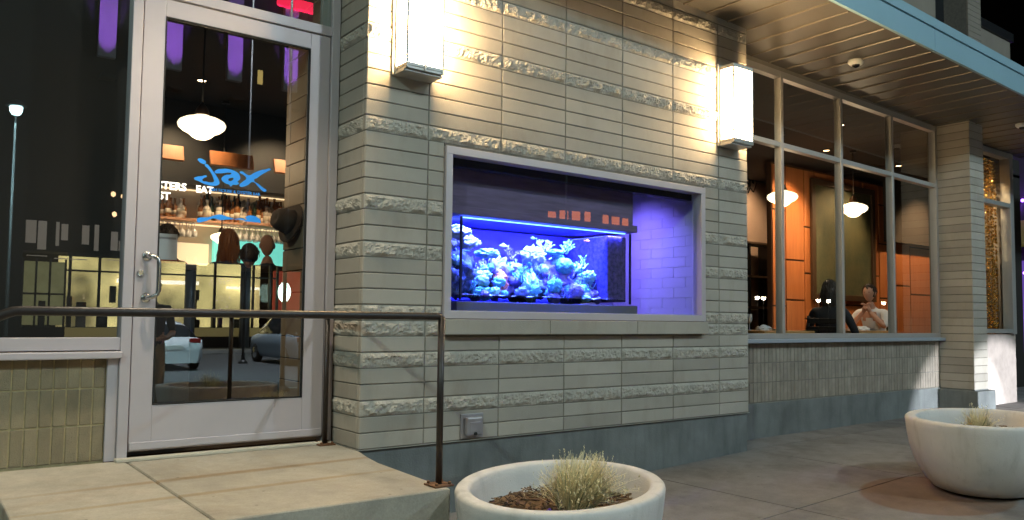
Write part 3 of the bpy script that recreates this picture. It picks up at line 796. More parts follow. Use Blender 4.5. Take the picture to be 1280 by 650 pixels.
# ================================================================== AQUARIUM
M_NICHE = mat('niche_white_tile', (.62, .62, .64), .45, var=.05, vscale=2)
mb = MB()
NX0, NX1, NY1 = .56, 3.36, 1.18
mb.box(NX0-.04, NX0, .10, NY1, .80, 2.12, mi=1); mb.box(NX0, NX1, NY1, NY1+.05, .80, 2.12, mi=1)
mb.box(NX0, NX1, .10, NY1, .80, .855, mi=1); mb.box(NX0, NX1, .10, NY1, 2.06, 2.12, mi=1)
for k in range(13):
    z0 = .857+k*.094; off = .14 if k % 2 else 0
    u = .10-off
    while u < NY1:
        a, b = max(u, .10), min(u+.28, NY1)
        if b-a > .02: mb.box(NX1-.010, NX1, a+.0014, b-.0014, z0+.0014, z0+.0926, bev=.001, mi=0)
        u += .28
mb.box(NX1-.006, NX1+.03, .10, NY1, .80, 2.12, mi=2)
nic = mb.build('aquarium_niche', [M_NICHE, mat('niche_paint', (.35, .35, .38), .7), mat('niche_grout', (.62, .62, .64), .9)], B)
TX0, TX1, TY0, TY1, TZ0, TZ1 = .90, 2.635, .235, .86, .968, 1.575
A = thing('aquarium', 'long reef aquarium glowing blue behind the wall window', 'aquarium')
q = MB()
q.face([(TX0, TY0, TZ0), (TX1, TY0, TZ0), (TX1, TY0, TZ1), (TX0, TY0, TZ1)]); q.face([(TX0, TY0, TZ0), (TX0, TY1, TZ0), (TX0, TY1, TZ1), (TX0, TY0, TZ1)]); q.face([(TX1, TY0, TZ0), (TX1, TY1, TZ0), (TX1, TY1, TZ1), (TX1, TY0, TZ1)])
q.build('glass_tank', M_TANKG, A)
q = MB(); q.box(TX0, TX1, TY1, TY1+.015, TZ0, TZ1); q.build('back_panel', mat('deep_blue_back', (.12, .10, .85), .6), A)
M_EDGE = mat('blue_black_edge', (.008, .01, .05), .5)
for x_ in (TX0, TX1):
    q = MB(); q.box(x_-.009, x_+.009, TY0-.006, TY0+.008, TZ0, TZ1, bev=.002); q.build('silicone_edge', M_EDGE, A)
q = MB(); q.box(TX0-.05, TX1+.06, TY0-.03, TY1+.05, .857, TZ0-.012, bev=.005); q.build('stand', mat('grey_stand', (.16, .15, .17), .5), A)
q = MB()
q.box(.60, TX1+.015, TY0-.015, TY1+.04, 1.64, 1.99); q.box(.60, TX1+.055, TY0-.035, TY1+.05, 1.585, 1.645, bev=.004)
q.build('hood', mat('grey_wood_hood', (.17, .12, .24), .6, var=.25, vscale=3, stretch=(1, 1, 9)), A)
q = MB(); q.box(.58, NX1-.10, .085, .16, 1.905, 2.02, bev=.006); q.build('blind_box', mat('black_blind', (.015, .013, .016), .7), A)
# sand bed
mb = MB(); nx, ny = 50, 12
g_ = [[mb.bm.verts.new((TX0+.012+(TX1-TX0-.024)*i/nx, TY0+.012+(TY1-TY0-.024)*j/ny, TZ0+.040+.010*noise.noise(Vector((i*.35, j*.5, 1)))+.02*j/ny)) for j in range(ny+1)] for i in range(nx+1)]
for i in range(nx):
    for j in range(ny):
        f = mb.bm.faces.new((g_[i][j], g_[i+1][j], g_[i+1][j+1], g_[i][j+1])); f.smooth = True
mb.build('sand_bed', mat('white_sand', (.75, .75, .72), .9, bump=.4, bscale=200), A)
# overflow box at the right end
q = MB(); q.box(2.40, TX1-.02, .265, TY1-.002, TZ0+.02, TZ1-.03, bev=.006); q.box(2.47, 2.50, .262, .268, TZ0+.04, TZ1-.06)
q.build('overflow_box', mat('purple_coralline', (.012, .012, .05), .6, col2=(.14, .09, .32), vscale=30), A)
# glowing strip imitating the bright line of the water surface
q = MB(); q.box(TX0+.03, TX1-.03, .262, .285, 1.572, 1.577)
q.build('surface_shine', mat('blue_surface_shine', (.1, .2, .8), .5, emit=(.06, .16, 1.0), estr=14), A)
rebase(A, (1.77, .5, .857))
for k in range(3):
    tl = bpy.data.lights.new('tank_lamp', 'AREA'); tl.shape = 'RECTANGLE'; tl.size = .52; tl.size_y = .42; tl.energy = 88; tl.color = (.06, .11, 1.0); tl.spread = R(64)
    to_ = bpy.data.objects.new('tank_lamp', tl); COL.objects.link(to_); to_.location = (1.20+.52*k, .52, 1.566); to_.parent = A; to_.matrix_parent_inverse = Matrix.Translation(-Vector(A.location))
# unseen area lamp added beside the hood to turn the niche tiles blue
al = bpy.data.lights.new('niche_tile_fill', 'AREA'); al.shape = 'RECTANGLE'; al.size = .5; al.size_y = .12; al.energy = 21; al.spread = R(100); al.color = (.19, .14, 1.0)
ao = bpy.data.objects.new('niche_tile_fill', al); COL.objects.link(ao); ao.location = (2.72, .72, 1.98); ao.rotation_euler = (0, R(-35), 0)
ao.parent = A; ao.matrix_parent_inverse = Matrix.Translation(-Vector(A.location))

fl = bpy.data.lights.new('front_tank_fill', 'AREA'); fl.shape = 'RECTANGLE'; fl.size = 1.6; fl.size_y = .03; fl.energy = 46; fl.color = (.08, .09, 1.0); fl.spread = R(110)  # unseen fill lamp added so the reef's front faces catch blue light
fo_ = bpy.data.objects.new('front_tank_fill', fl); COL.objects.link(fo_); fo_.location = (1.76, .262, 1.560); fo_.rotation_euler = (R(48), 0, 0); fo_.parent = A; fo_.matrix_parent_inverse = Matrix.Translation(-Vector(A.location))

rnd = random.Random(11)
def cmat(n, c, c2=None, vs=26): return mat(n, c, .75, col2=c2, vscale=vs, bump=.6, bscale=70)
C_ROCK = cmat('live_rock', (.03, .05, .16), (.20, .28, .45)); C_CYAN = cmat('cyan_coral', (.25, .75, .80), (.55, .95, .95))
C_WHITE = cmat('pale_coral', (.55, .85, .95), (.9, .95, 1)); C_TEAL = cmat('teal_coral', (.08, .45, .60), (.25, .75, .8)); C_ORG = cmat('orange_coral', (1.0, .25, .12), (1.0, .45, .35)); C_PUR = cmat('violet_coral', (.16, .12, .55), (.35, .3, .8))
RZ = lambda z: .985+(z-.985)*1.17
def rock(x, y, z, sx, sy, sz, seed, m, name='reef_rock', label='', cat='rock', grp=None, freq=3.2, amp=.45, sub=4):
    mb = MB(); bmesh.ops.create_icosphere(mb.bm, subdivisions=sub, radius=1)
    for v in mb.bm.verts:
        p = v.co.copy(); k = 1+amp*noise.noise(p*freq*.6+Vector((seed, 0, 0)))+amp*.7*noise.noise(p*freq*1.7+Vector((0, seed, 0)))+amp*.45*noise.noise(p*freq*4.2+Vector((0, 0, seed)))
        v.co = Vector((p.x*sx*k, p.y*sy*k, p.z*sz*k))
    for f in mb.bm.faces: f.smooth = True
    o = mb.build(name, m, None, label, cat, grp); o.location = (x, y, min(RZ(z), 1.50)); return o
def branching(x, y, z, n, L, r_, m, label, seed, name='branching_coral', up_=.7, blob=0.010):
    rd = random.Random(seed); mb = MB()
    def grow(p, d_, l_, r0, dep):
        q_ = p+d_*l_; mb.tube([p, (p+q_)/2+Vector((rd.uniform(-1, 1), rd.uniform(-1, 1), rd.uniform(-1, 1)))*l_*.1, q_], [r0, r0*.85, r0*.7], n=6)
        mb.ball(q_, r0*.9, r0*.9, r0*.9, 8)
        if dep:
            for _ in range(rd.choice((2, 3))):
                e = (d_+Vector((rd.uniform(-1, 1), rd.uniform(-1, 1), rd.uniform(-.3, .9)))*.8).normalized(); grow(q_, e, l_*rd.uniform(.6, .85), r0*.72, dep-1)
    for k in range(n):
        d_ = Vector((rd.uniform(-1, 1), rd.uniform(-1, .6), up_+rd.random()*.5)).normalized()
        grow(Vector((rd.uniform(-.04, .04), rd.uniform(-.02, .02), 0)), d_, L*rd.uniform(.7, 1.1), r_, 2)
    o = mb.build(name, m, None, label, 'coral', 'corals in the aquarium'); o.location = (x, y, min(RZ(z), 1.47)); return o
G2 = 'reef rocks in the aquarium'
rock(1.04, .52, 1.15, .13, .16, .17, 1, C_ROCK, label='dark reef rock column at the left end of the tank', grp=G2)
rock(1.22, .58, 1.09, .14, .14, .11, 2, C_ROCK, label='dark low reef rock right of the tall left column', grp=G2)
rock(1.50, .60, 1.13, .19, .15, .15, 3, C_PUR, label='knobbly violet reef rock behind the orange coral', grp=G2, freq=5)
rock(1.78, .58, 1.09, .17, .15, .13, 4, C_ROCK, label='speckled blue reef rock in the middle of the tank', grp=G2, freq=5)
rock(2.03, .56, 1.14, .18, .15, .17, 5, C_PUR, label='violet reef rock under the bright coral ridge', grp=G2, freq=5)
rock(2.24, .58, 1.08, .14, .13, .13, 6, C_ROCK, label='dark blue reef rock before the overflow box', grp=G2, freq=5)
rock(1.00, .47, 1.42, .10, .09, .045, 7, C_WHITE, 'plate_coral', 'pale white coral cap on top of the left rock column', 'coral', 'corals in the aquarium')
rock(1.10, .43, 1.35, .075, .06, .05, 8, C_WHITE, 'plate_coral', 'pale coral hanging down the right of the left column', 'coral', 'corals in the aquarium')
rock(1.42, .46, 1.10, .055, .05, .085, 9, C_ORG, 'brain_coral', 'orange pink coral in the middle of the blue reef', 'coral', 'corals in the aquarium', freq=6)
rock(1.32, .50, 1.29, .10, .07, .035, 10, C_CYAN, 'plate_coral', 'cyan crest coral above the orange coral', 'coral', 'corals in the aquarium', freq=6)
rock(1.70, .43, 1.07, .065, .06, .10, 12, C_CYAN, 'encrusting_coral', 'cyan coral slope running down to the sand', 'coral', 'corals in the aquarium', freq=8)
rock(1.78, .50, 1.30, .10, .07, .07, 13, C_WHITE, 'plate_coral', 'bright white coral ridge left of the teal dome', 'coral', 'corals in the aquarium', freq=7)
rock(2.05, .42, 1.235, .082, .07, .065, 14, C_TEAL, 'dome_coral', 'round teal dome coral on the right side', 'coral', 'corals in the aquarium', freq=9, amp=.18)
rock(1.98, .46, 1.33, .07, .06, .028, 15, C_TEAL, 'plate_coral', 'flat teal plate coral above the teal dome', 'coral', 'corals in the aquarium', amp=.2)
rock(2.33, .42, 1.17, .06, .05, .045, 16, C_CYAN, 'plate_coral', 'cyan coral beside the overflow box', 'coral', 'corals in the aquarium', freq=7)
rock(1.90, .36, 1.09, .06, .05, .05, 17, C_TEAL, 'encrusting_coral', 'small teal coral low in the middle right', 'coral', 'corals in the aquarium', freq=8)
rock(2.12, .36, 1.06, .075, .06, .055, 18, C_PUR, 'brain_coral', 'violet dome coral low under the teal dome', 'coral', 'corals in the aquarium', freq=9, amp=.25)
rock(2.22, .34, 1.005, .045, .04, .028, 19, C_CYAN, 'button_coral', 'small cyan coral on the sand near the overflow box', 'coral', 'corals in the aquarium', freq=9, amp=.25)
rock(1.22, .40, 1.03, .09, .06, .035, 20, C_TEAL, 'encrusting_coral', 'dim teal coral low on the left side', 'coral', 'corals in the aquarium', freq=7)
branching(1.92, .50, 1.33, 7, .055, .010, C_WHITE, 'tall white branching coral at the top of the reef', 1)
branching(2.12, .50, 1.33, 7, .05, .008, C_CYAN, 'cyan branching coral right of the white one', 2)
branching(1.52, .46, 1.25, 6, .05, .007, C_PUR, 'violet finger coral behind the cyan crest', 3)
branching(1.60, .42, 1.12, 6, .04, .006, C_TEAL, 'teal finger coral beside the cyan slope', 4)
branching(2.25, .46, 1.22, 5, .05, .008, C_CYAN, 'cyan finger coral in front of the overflow box', 5)
branching(1.13, .40, 1.04, 5, .035, .005, C_TEAL, 'small teal branching coral at the bottom left', 6)
# crowd of small polyps and frags over the rockwork
rc = random.Random(21)
prof_ = [(.93, 1.44), (1.02, 1.46), (1.12, 1.34), (1.20, 1.20), (1.32, 1.30), (1.45, 1.26), (1.58, 1.20), (1.72, 1.30), (1.9, 1.36), (2.05, 1.36), (2.2, 1.28), (2.38, 1.2)]
def top_at(x):
    for (a, b), (c, d_) in zip(prof_[:-1], prof_[1:]):
        if a <= x <= c: return b+(d_-b)*(x-a)/(c-a)
    return 1.1
tones = [(C_ROCK, 'dark blue'), (C_PUR, 'violet'), (C_TEAL, 'teal'), (C_CYAN, 'cyan'), (C_WHITE, 'pale')]
for i in range(104):
    x = rc.uniform(.95, 2.40); zt_ = top_at(x); f_ = rc.random(); z = .99+(zt_-1.0)*f_
    m_, tn = tones[min(4, int(rc.random()*3+f_*2.2))]
    y = .34+.20*f_+rc.uniform(-.03, .05); r_ = rc.uniform(.018, .046)
    if rc.random() < .5: rock(x, y, z, r_*1.3, r_, r_, 100+i, m_, 'coral_polyp', f'small {tn} knobbly coral on the reef rockwork', 'coral', f'small {tn} knobbly corals', freq=8, amp=.5, sub=3)
    else:
        o_ = branching(x, y, z-.01, rc.choice((4, 5, 6)), r_*.75, r_*.14, m_, f'small {tn} branching coral on the reef rockwork', 200+i, name='coral_sprig'); o_['group'] = f'small {tn} branching corals'
def fish(x, y, z, L, m, label, rz=0):
    mb = MB(); n = 12
    prof = [(-.5, .02, .01), (-.35, .10, .05), (-.15, .17, .08), (.1, .19, .085), (.3, .13, .06), (.45, .05, .03), (.5, .03, .012)]
    rings = [[mb.bm.verts.new((L*a, L*c*math.cos(2*math.pi*k/n), L*b*math.sin(2*math.pi*k/n))) for k in range(n)] for a, b, c in prof]
    for i in range(len(rings)-1):
        for k in range(n):
            f = mb.bm.faces.new((rings[i][k], rings[i][(k+1) % n], rings[i+1][(k+1) % n], rings[i+1][k])); f.smooth = True
    mb.bm.faces.new(rings[0][::-1]); mb.bm.faces.new(rings[-1])
    mb.hull([(L*.48, -.001, 0), (L*.75, -.001, L*.17), (L*.68, -.001, 0), (L*.75, -.001, -L*.17)], [(L*.48, .001, 0), (L*.75, .001, L*.17), (L*.68, .001, 0), (L*.75, .001, -L*.17)])
    mb.hull([(-L*.2, -.001, L*.15), (0, -.001, L*.30), (L*.3, -.001, L*.1)], [(-L*.2, .001, L*.15), (0, .001, L*.30), (L*.3, .001, L*.1)])
    o = mb.build('fish', m, None, label, 'fish', 'fish in the aquarium'); o.location = (x, y, z); o.rotation_euler = (0, 0, R(rz)); return o
fish(1.39, .38, 1.40, .075, C_WHITE, 'small pale fish swimming above the orange coral')
fish(1.00, .30, 1.33, .05, C_CYAN, 'small cyan fish near the left edge of the tank', 150)
fish(1.62, .30, 1.47, .06, C_CYAN, 'cyan fish near the water surface in the middle of the tank', 8)
fish(2.20, .30, 1.49, .05, C_ORG, 'small orange fish near the surface on the right', 170)
fish(1.30, .29, 1.22, .045, C_WHITE, 'tiny pale fish before the rocks on the left', 25)
fish(1.86, .30, 1.19, .05, C_PUR, 'small violet fish in front of the middle rocks', 20)

# ================================================================== SHOP INTERIOR
# lettering and fish mark on the door glass
def curve_mesh(name, splines, ext=0.0008):
    cu = bpy.data.curves.new(name, 'CURVE'); cu.dimensions = '2D'; cu.fill_mode = 'BOTH'; cu.extrude = ext
    for pts in splines:
        sp = cu.splines.new('BEZIER'); sp.bezier_points.add(len(pts)-1); sp.use_cyclic_u = True
        for bp, (x, y) in zip(sp.bezier_points, pts):
            bp.co = (x, y, 0); bp.handle_left_type = bp.handle_right_type = 'AUTO'
    tmp = bpy.data.objects.new(name+'_tmp', cu); COL.objects.link(tmp)
    dg = bpy.context.evaluated_depsgraph_get(); me = bpy.data.meshes.new_from_object(tmp.evaluated_get(dg))
    bpy.data.objects.remove(tmp); bpy.data.curves.remove(cu); return me
def text_mesh(txt, size, ext=0.001, align='LEFT', bold=0.0):
    cu = bpy.data.curves.new('t', 'FONT'); cu.body = txt; cu.size = size; cu.extrude = ext; cu.align_x = align; cu.offset = bold
    tmp = bpy.data.objects.new('t_tmp', cu); COL.objects.link(tmp)
    dg = bpy.context.evaluated_depsgraph_get(); me = bpy.data.meshes.new_from_object(tmp.evaluated_get(dg))
    bpy.data.objects.remove(tmp); bpy.data.curves.remove(cu); return me
# traced strokes were measured on the glass: (u, v) in thousandths of the lettering's width
def lg(pts):
    out = []
    for u, v in pts:
        px, py = u/10.667+230, v/10.667+190
        dd = fwd+(px-639.04)/1000.69*r2-(py-341.68)/1000.69*u2
        k = (YD-.008-CP.y)/dd.y; p = CP+dd*k
        out.append((p.x+.70, p.z-1.70))
    return out
J1 = [(185, 95), (215, 85), (262, 102), (292, 130), (284, 158), (245, 155), (205, 130)]
J2 = [(278, 170), (300, 160), (340, 195), (390, 260), (440, 330), (470, 395), (470, 425), (440, 445), (380, 450), (290, 432), (200, 390), (135, 350), (170, 330), (230, 322), (305, 322), (270, 345), (245, 375), (300, 395), (370, 405), (398, 392), (395, 360), (360, 280), (318, 220)]
A1 = [(410, 270), (440, 235), (500, 225), (590, 228), (670, 250), (720, 280), (748, 325), (745, 365), (715, 400), (735, 415), (715, 435), (650, 440), (620, 460), (605, 438), (550, 415), (500, 365), (510, 335), (560, 305), (620, 298), (632, 285), (600, 275), (540, 280), (470, 285)]
A2 = [(590, 370), (630, 345), (660, 350), (640, 380), (605, 385)]
X1 = [(745, 265), (772, 258), (820, 290), (870, 310), (930, 280), (1000, 250), (1080, 232), (1155, 230), (1120, 255), (1040, 300), (970, 350), (935, 372), (1000, 430), (1060, 480), (1100, 512), (1085, 530), (1050, 520), (990, 462), (930, 402), (905, 402), (850, 440), (800, 460), (750, 460), (740, 445), (790, 390), (830, 350), (800, 310)]
lo_me = curve_mesh('logo', [lg(J1), lg(J2), lg(A1), lg(A2), lg(X1)]); lo_me.materials.append(M_LOGO)
lo = link('door_lettering', lo_me, door); lo.location = (-.70, YD-.0075, 1.70); lo.rotation_euler = (R(90), 0, 0)
tm = text_mesh('FISH HOUSE & OYSTER BAR', .0262, .0006, bold=.0004); tm.materials.append(M_LOGO)
to = link('door_subtitle', tm, door); to.location = (-.837, YD-.0075, 1.602); to.rotation_euler = (R(90), 0, R(0))
def lpx(px, py):
    dd = fwd+(px-639.04)/1000.69*r2-(py-341.68)/1000.69*u2
    p = CP+dd*((YD-.008-CP.y)/dd.y); return (p.x+.70, p.z-1.70)
FM = [lpx(*q) for q in ((246, 276), (262, 271), (275, 268), (285, 271), (308, 274.5), (307, 271), (326, 278.5), (300, 281), (308, 277.5), (285, 274.5), (276, 275), (266, 273), (258, 276))]
fmm = curve_mesh('fish_mark', [FM]); fmm.materials.append(M_LOGO)
fo = link('fish_mark', fmm, door); fo.location = (-.70, YD-.0075, 1.70); fo.rotation_euler = (R(90), 0, 0)

# ---- schoolhouse pendants
def pendant(x, y, zbot, dia, zc, label):
    t = thing('pendant_lamp', label, 'pendant lamp', (x, y, zbot), group='opal glass pendant lamps inside')
    k = dia/.42
    q = MB(); q.lathe([(.001, 0), (.05*k, .004*k), (.085*k, .022*k), (.12*k, .055*k), (.165*k, .075*k), (.200*k, .105*k), (.21*k, .135*k), (.195*k, .165*k), (.15*k, .190*k), (.09*k, .208*k), (.06*k, .222*k)], n=32)
    q.build('lamp_shade', M_PEND, t)
    q = MB(); q.lathe([(.062*k, .215*k), (.066*k, .235*k), (.05*k, .285*k), (.025*k, .32*k), (.012*k, .34*k)], n=24); q.build('lamp_cap', mat('bronze_cap_'+str(x), (.06, .035, .02), .4, metal=.6), t)
    q = MB(); q.tube([(0, 0, .33*k), (0, 0, zc-zbot)], .008, n=8); q.lathe([(.05, zc-zbot-.03), (.05, zc-zbot)], n=20); q.build('stem', M_BLACK, t)
    pl = bpy.data.lights.new('pendant_glow', 'POINT'); pl.energy = 26*k*k; pl.color = (1, .76, .46); pl.shadow_soft_size = .15
    po = bpy.data.objects.new('pendant_glow', pl); COL.objects.link(po); po.parent = t; po.location = (0, 0, -.12*k)
    return t
pendant(-.315, 2.5, 2.36, .40, 3.44, 'white opal pendant lamp high behind the door glass')
pendant(.70, 5.15, 1.70, .26, 3.44, 'small white pendant lamp low in front of the bar shelves')
pendant(7.45, 2.0, 2.46, .42, 3.50, 'white opal pendant lamp in the dining room behind the first mullion')
pendant(9.30, 2.0, 2.47, .42, 3.50, 'white opal pendant lamp in the dining room behind the second mullion')

# ---- the bar
YB = 5.5
mb = MB(); mb.box(-3.0, 4.8, YB+.30, YB+.36, .0, 3.4); struct(mb, 'back_bar_wall', mat('back_bar_plaster', (.55, .46, .36), .8, var=.1, vscale=3))
t = thing('back_bar', 'lit back bar shelving seen through the door glass', 'bar shelf', (.8, YB, 0))
q = MB(); q.box(-3.8, 4.0, -.12, .28, 2.42, 3.42); q.build('black_bulkhead', M_BLACK, t)
q = MB(); q.box(-1.6, -.22, -.05, .28, 1.985, 2.02, bev=.004); q.box(-.22, 1.5, .02, .28, 1.99, 2.02, bev=.004); q.box(.28, 1.5, -.10, .02, 1.99, 2.03, bev=.004)
q.box(.5, 1.7, .20, .28, 2.02, 2.099)
q.build('shelf', mat('pink_wood_shelf', (.50, .27, .16), .5, var=.2, vscale=7), t)
q = MB(); q.box(-1.6, 1.4, .10, .28, 1.40, 1.44); q.box(-1.6, 1.5, .0, .28, .0, 1.05); q.build('lower_counter', mat('bar_counter', (.12, .08, .05), .5), t)
q = MB(); q.box(-.02, 1.02, .20, .285, 1.45, 1.84); q.build('teal_panel', mat('lit_teal_panel', (.2, .6, .55), .4, emit=(.22, .85, .72), estr=.9, col2=(.1, .5, .45), vscale=12), t)
q = MB(); q.box(-1.6, -.08, .22, .285, 1.47, 1.74); q.build('cream_panel', mat('lit_cream_panel', (.8, .7, .5), .4, emit=(1, .78, .48), estr=.65), t)
q = MB(); q.box(-1.6, 1.5, .255, .275, 2.40, 2.415); q.build('added_shelf_glow', mat('warm_strip', (1, .8, .5), .5, emit=(1, .72, .40), estr=1.6), t)  # glowing strip added only to light the bottles
q = MB(); q.box(-1.6, 1.5, .22, .26, 1.965, 1.982); q.build('added_under_shelf_glow', mat('warm_strip2', (1, .8, .5), .5, emit=(1, .70, .40), estr=1.4), t)  # second added glow strip, lights the hanging glasses
M_SIGN = mat('white_lit_letters', (.9, .9, .9), .5, emit=(1, .95, .85), estr=2.2)
t = thing('bar_sign', 'white lit lettering above the bottles, cut off by the door stile', 'sign', (.33, YB-.14, 2.30))
for txt, z, al_, x_ in (('OYSTERS', .03, 'RIGHT', 0.0), ('EST', -.095, 'RIGHT', -.18)):
    me = text_mesh(txt, .125, .006, al_, .003); me.materials.append(M_SIGN); o = link('lettering', me, t); o.location = (x_, 0, z); o.rotation_euler = (R(90), 0, 0)
t = thing('bar_sign', 'small white lit word over the pale shelf beside the green bottle', 'sign', (.44, YB-.14, 2.33))
me = text_mesh('EAT', .115, .006, 'LEFT', .003); me.materials.append(M_SIGN); o = link('lettering', me, t); o.rotation_euler = (R(90), 0, 0)
# bottles: every bottle its own object
def bottle_mesh(kind):
    mb = MB()
    prof = {0: [(.036, 0), (.037, .01), (.037, .15), (.030, .18), (.014, .205), (.013, .26), (.016, .262), (.016, .275)],
            1: [(.045, 0), (.047, .01), (.047, .12), (.040, .145), (.016, .165), (.015, .21), (.020, .212), (.020, .235)],
            2: [(.032, 0), (.033, .01), (.033, .19), (.016, .23), (.0135, .29), (.016, .30)]}[kind]
    mb.lathe(prof, n=14); mb.lathe([(prof[2][0]+.001, .05), (prof[2][0]+.001, .11)], n=14, mi=1); return mb
BM = {}
rb = random.Random(4)
BLAB = {0: 'amber spirit bottle on the back bar shelf', 1: 'clear squat bottle on the back bar shelf', 2: 'dark green wine bottle on the back bar shelf'}
for i in range(46):
    x = -.35+i*.053+rb.uniform(-.008, .008)
    if .40 < x < .66 and rb.random() < .8: continue
    kd = rb.choice((0, 1, 2, 1, 0)) if x > .66 else rb.choice((0, 0, 1))
    if kd not in BM:
        o = bottle_mesh(kd).build('bottle', [(M_BOTG, M_BOTC, M_BOTK)[kd], M_LABEL]); BM[kd] = o
    else: o = BM[kd].copy(); COL.objects.link(o)
    o.location = (x, YB+rb.uniform(.06, .20), 2.021); s_ = rb.uniform(.85, 1.12); o.scale = (s_, s_, s_*rb.uniform(.9, 1.1))
    tag(o, BLAB[kd], 'bottle', ('amber spirit bottles', 'clear squat bottles', 'dark wine bottles')[kd])
for i in range(34):
    x = .62+i*.031+rb.uniform(-.006, .006); kd = rb.choice((0, 1, 2, 1, 1, 0)); o = BM[kd].copy(); COL.objects.link(o)
    s_ = rb.uniform(.9, 1.15); o.location = (x, YB+.235, 2.10); o.scale = (s_, s_, s_); tag(o, BLAB[kd], 'bottle', ('amber spirit bottles', 'clear squat bottles', 'dark wine bottles')[kd])
# stemmed glasses hanging upside down under the shelf
def glass_mesh():
    mb = MB(); mb.lathe([(.034, 0), (.034, -.003), (.005, -.010), (.004, -.075), (.012, -.085), (.032, -.11), (.036, -.14), (.030, -.175)], n=12); return mb
g0 = None
for i in range(30):
    for j in range(2):
        x = -.32+i*.071+rb.uniform(-.006, .006)
        if .52 < x < .80: continue
        if g0 is None: g0 = glass_mesh().build('stemmed_glass', M_STEM); o = g0
        else: o = g0.copy(); COL.objects.link(o)
        o.location = (x, YB-.06+j*.10, 1.965+rb.uniform(-.005, .005)); tag(o, 'stemmed glass hanging upside down below the bar shelf', 'glass', 'stemmed glasses under the bar shelf')
# bar counter in front
t = thing('bar_counter', 'long dark bar counter behind the seated people', 'bar counter', (.6, 4.35, 0))
q = MB(); q.box(-3.2, 2.6, -.25, .35, 1.04, 1.10, bev=.01); q.build('counter_top', mat('dark_counter_top', (.06, .035, .02), .3), t)
q = MB(); q.box(-3.2, 2.6, -.05, .3, 0, 1.04); q.build('counter_front', M_BLACK, t)
# wooden baffles above
M_BAF = mat('orange_wood_baffle', (.36, .13, .04), .5, var=.3, vscale=4)
for i, (x, w_, lb) in enumerate(((-.05, .34, 'left'), (.66, .50, 'middle'), (1.33, .34, 'right'))):
    q = MB(); q.box(-w_/2, w_/2, -.02, .02, 0, .18, bev=.006)
    o = q.build('wood_baffle', M_BAF, None, f'orange wood ceiling baffle above the bar, {lb} of three', 'wood panel', 'wood baffles over the bar'); o.location = (x, 4.7, 2.56); o.rotation_euler = (R(-18), 0, 0)
# recessed spots that light the bar
def spot(x, y, z, e, col, tx, ty, tz, size, label, show=True, grp='recessed spots in the ceiling'):
    t = thing('recessed_spot', label, 'spotlight', (x, y, z), grp)
    q = MB(); q.lathe([(.045, .0), (.052, -.012), (.060, -.014), (.062, .0)], n=20); q.build('trim_ring', M_BLACK, t)
    q = MB(); q.lathe([(.043, -.002), (.043, -.006)], n=20); q.build('lamp_face', mat('spot_face_%.2f_%.2f' % (x, y), (1, .8, .5), .5, emit=col, estr=18), t)
    l_ = bpy.data.lights.new('spot_beam', 'SPOT'); l_.energy = e; l_.color = col; l_.spot_size = R(size); l_.spot_blend = .7; l_.shadow_soft_size = .05
    o = bpy.data.objects.new('spot_beam', l_); COL.objects.link(o); o.parent = t; o.location = (0, 0, -.03)
    o.rotation_euler = (Vector((tx, ty, tz))-Vector((x, y, z))).to_track_quat('-Z', 'Y').to_euler()
    return t
spot(.2, 4.4, 3.43, 190, (1, .72, .42), .2, 5.5, 2.0, 75, 'recessed warm spot over the left of the bar')
spot(1.5, 4.4, 3.43, 190, (1, .72, .42), 1.4, 5.5, 2.0, 75, 'recessed warm spot over the right of the bar')
spot(-.75, 1.35, 3.43, 26, (1, .70, .42), .1, 1.4, 1.55, 34, 'recessed warm spot inside the entrance')
t = thing('added_dark_panel', 'added dark low panel inside the entrance keeping the lower door view dark', 'partition', (0, 2.9, 0))  # made-up panel that darkens the view through the lower door
q = MB(); q.box(-1.6, 1.35, -.05, .05, 0, 1.25); q.build('panel', mat('dark_added_panel', (.012, .010, .009), .6), t)
q = MB(); q.box(-1.62, 1.37, -.065, .065, 1.25, 1.285, bev=.004); q.build('cap_rail', mat('dark_cap', (.03, .02, .014), .4), t)
# hat on the tiled wall and sheet on the door
t = thing('hat', 'dark brown brimmed hat hanging on the tan tiled wall inside the door', 'hat', (.085, 1.42, 1.57))
def hatm(prof): q = MB(); q.lathe(prof, n=28, sx=1.25, sy=.9, axis='x'); return q
M_FELT = mat('brown_felt', (.085, .05, .03), .95, bump=.3, bscale=150)
hatm([(.175, -.012), (.18, -.006), (.175, .0), (.11, .004), (.11, -.004)]).build('brim', M_FELT, t)
hatm([(.112, .0), (.105, -.05), (.095, -.10), (.075, -.135), (.03, -.125), (.001, -.115)]).build('crown', M_FELT, t)
t.rotation_euler = (0, R(12), 0)
q = MB(); q.box(-.16, .10, -.002, .002, -.17, 0.0); q.box(-.15, .09, -.004, -.002, -.035, -.022, mi=1)
o = q.build('menu_sheet', [mat('white_sheet', (.62, .63, .66), .7), M_GREYP], None, 'pale menu sheet standing just inside the door beside the handle', 'sheet'); o.location = (-.985, .93, 1.365)
t = thing('host_stand', 'dark host stand just inside the door holding the pale menu sheet', 'host stand', (-1.0, 1.0, 0))
q = MB(); q.box(-.25, .2, -.15, .2, 0, 1.13, bev=.01); q.build('stand_body', M_BLACK, t)
q = MB(); q.box(-.28, .23, -.18, .23, 1.13, 1.165, bev=.006); q.build('stand_top', mat('stand_top', (.05, .03, .02), .4), t)

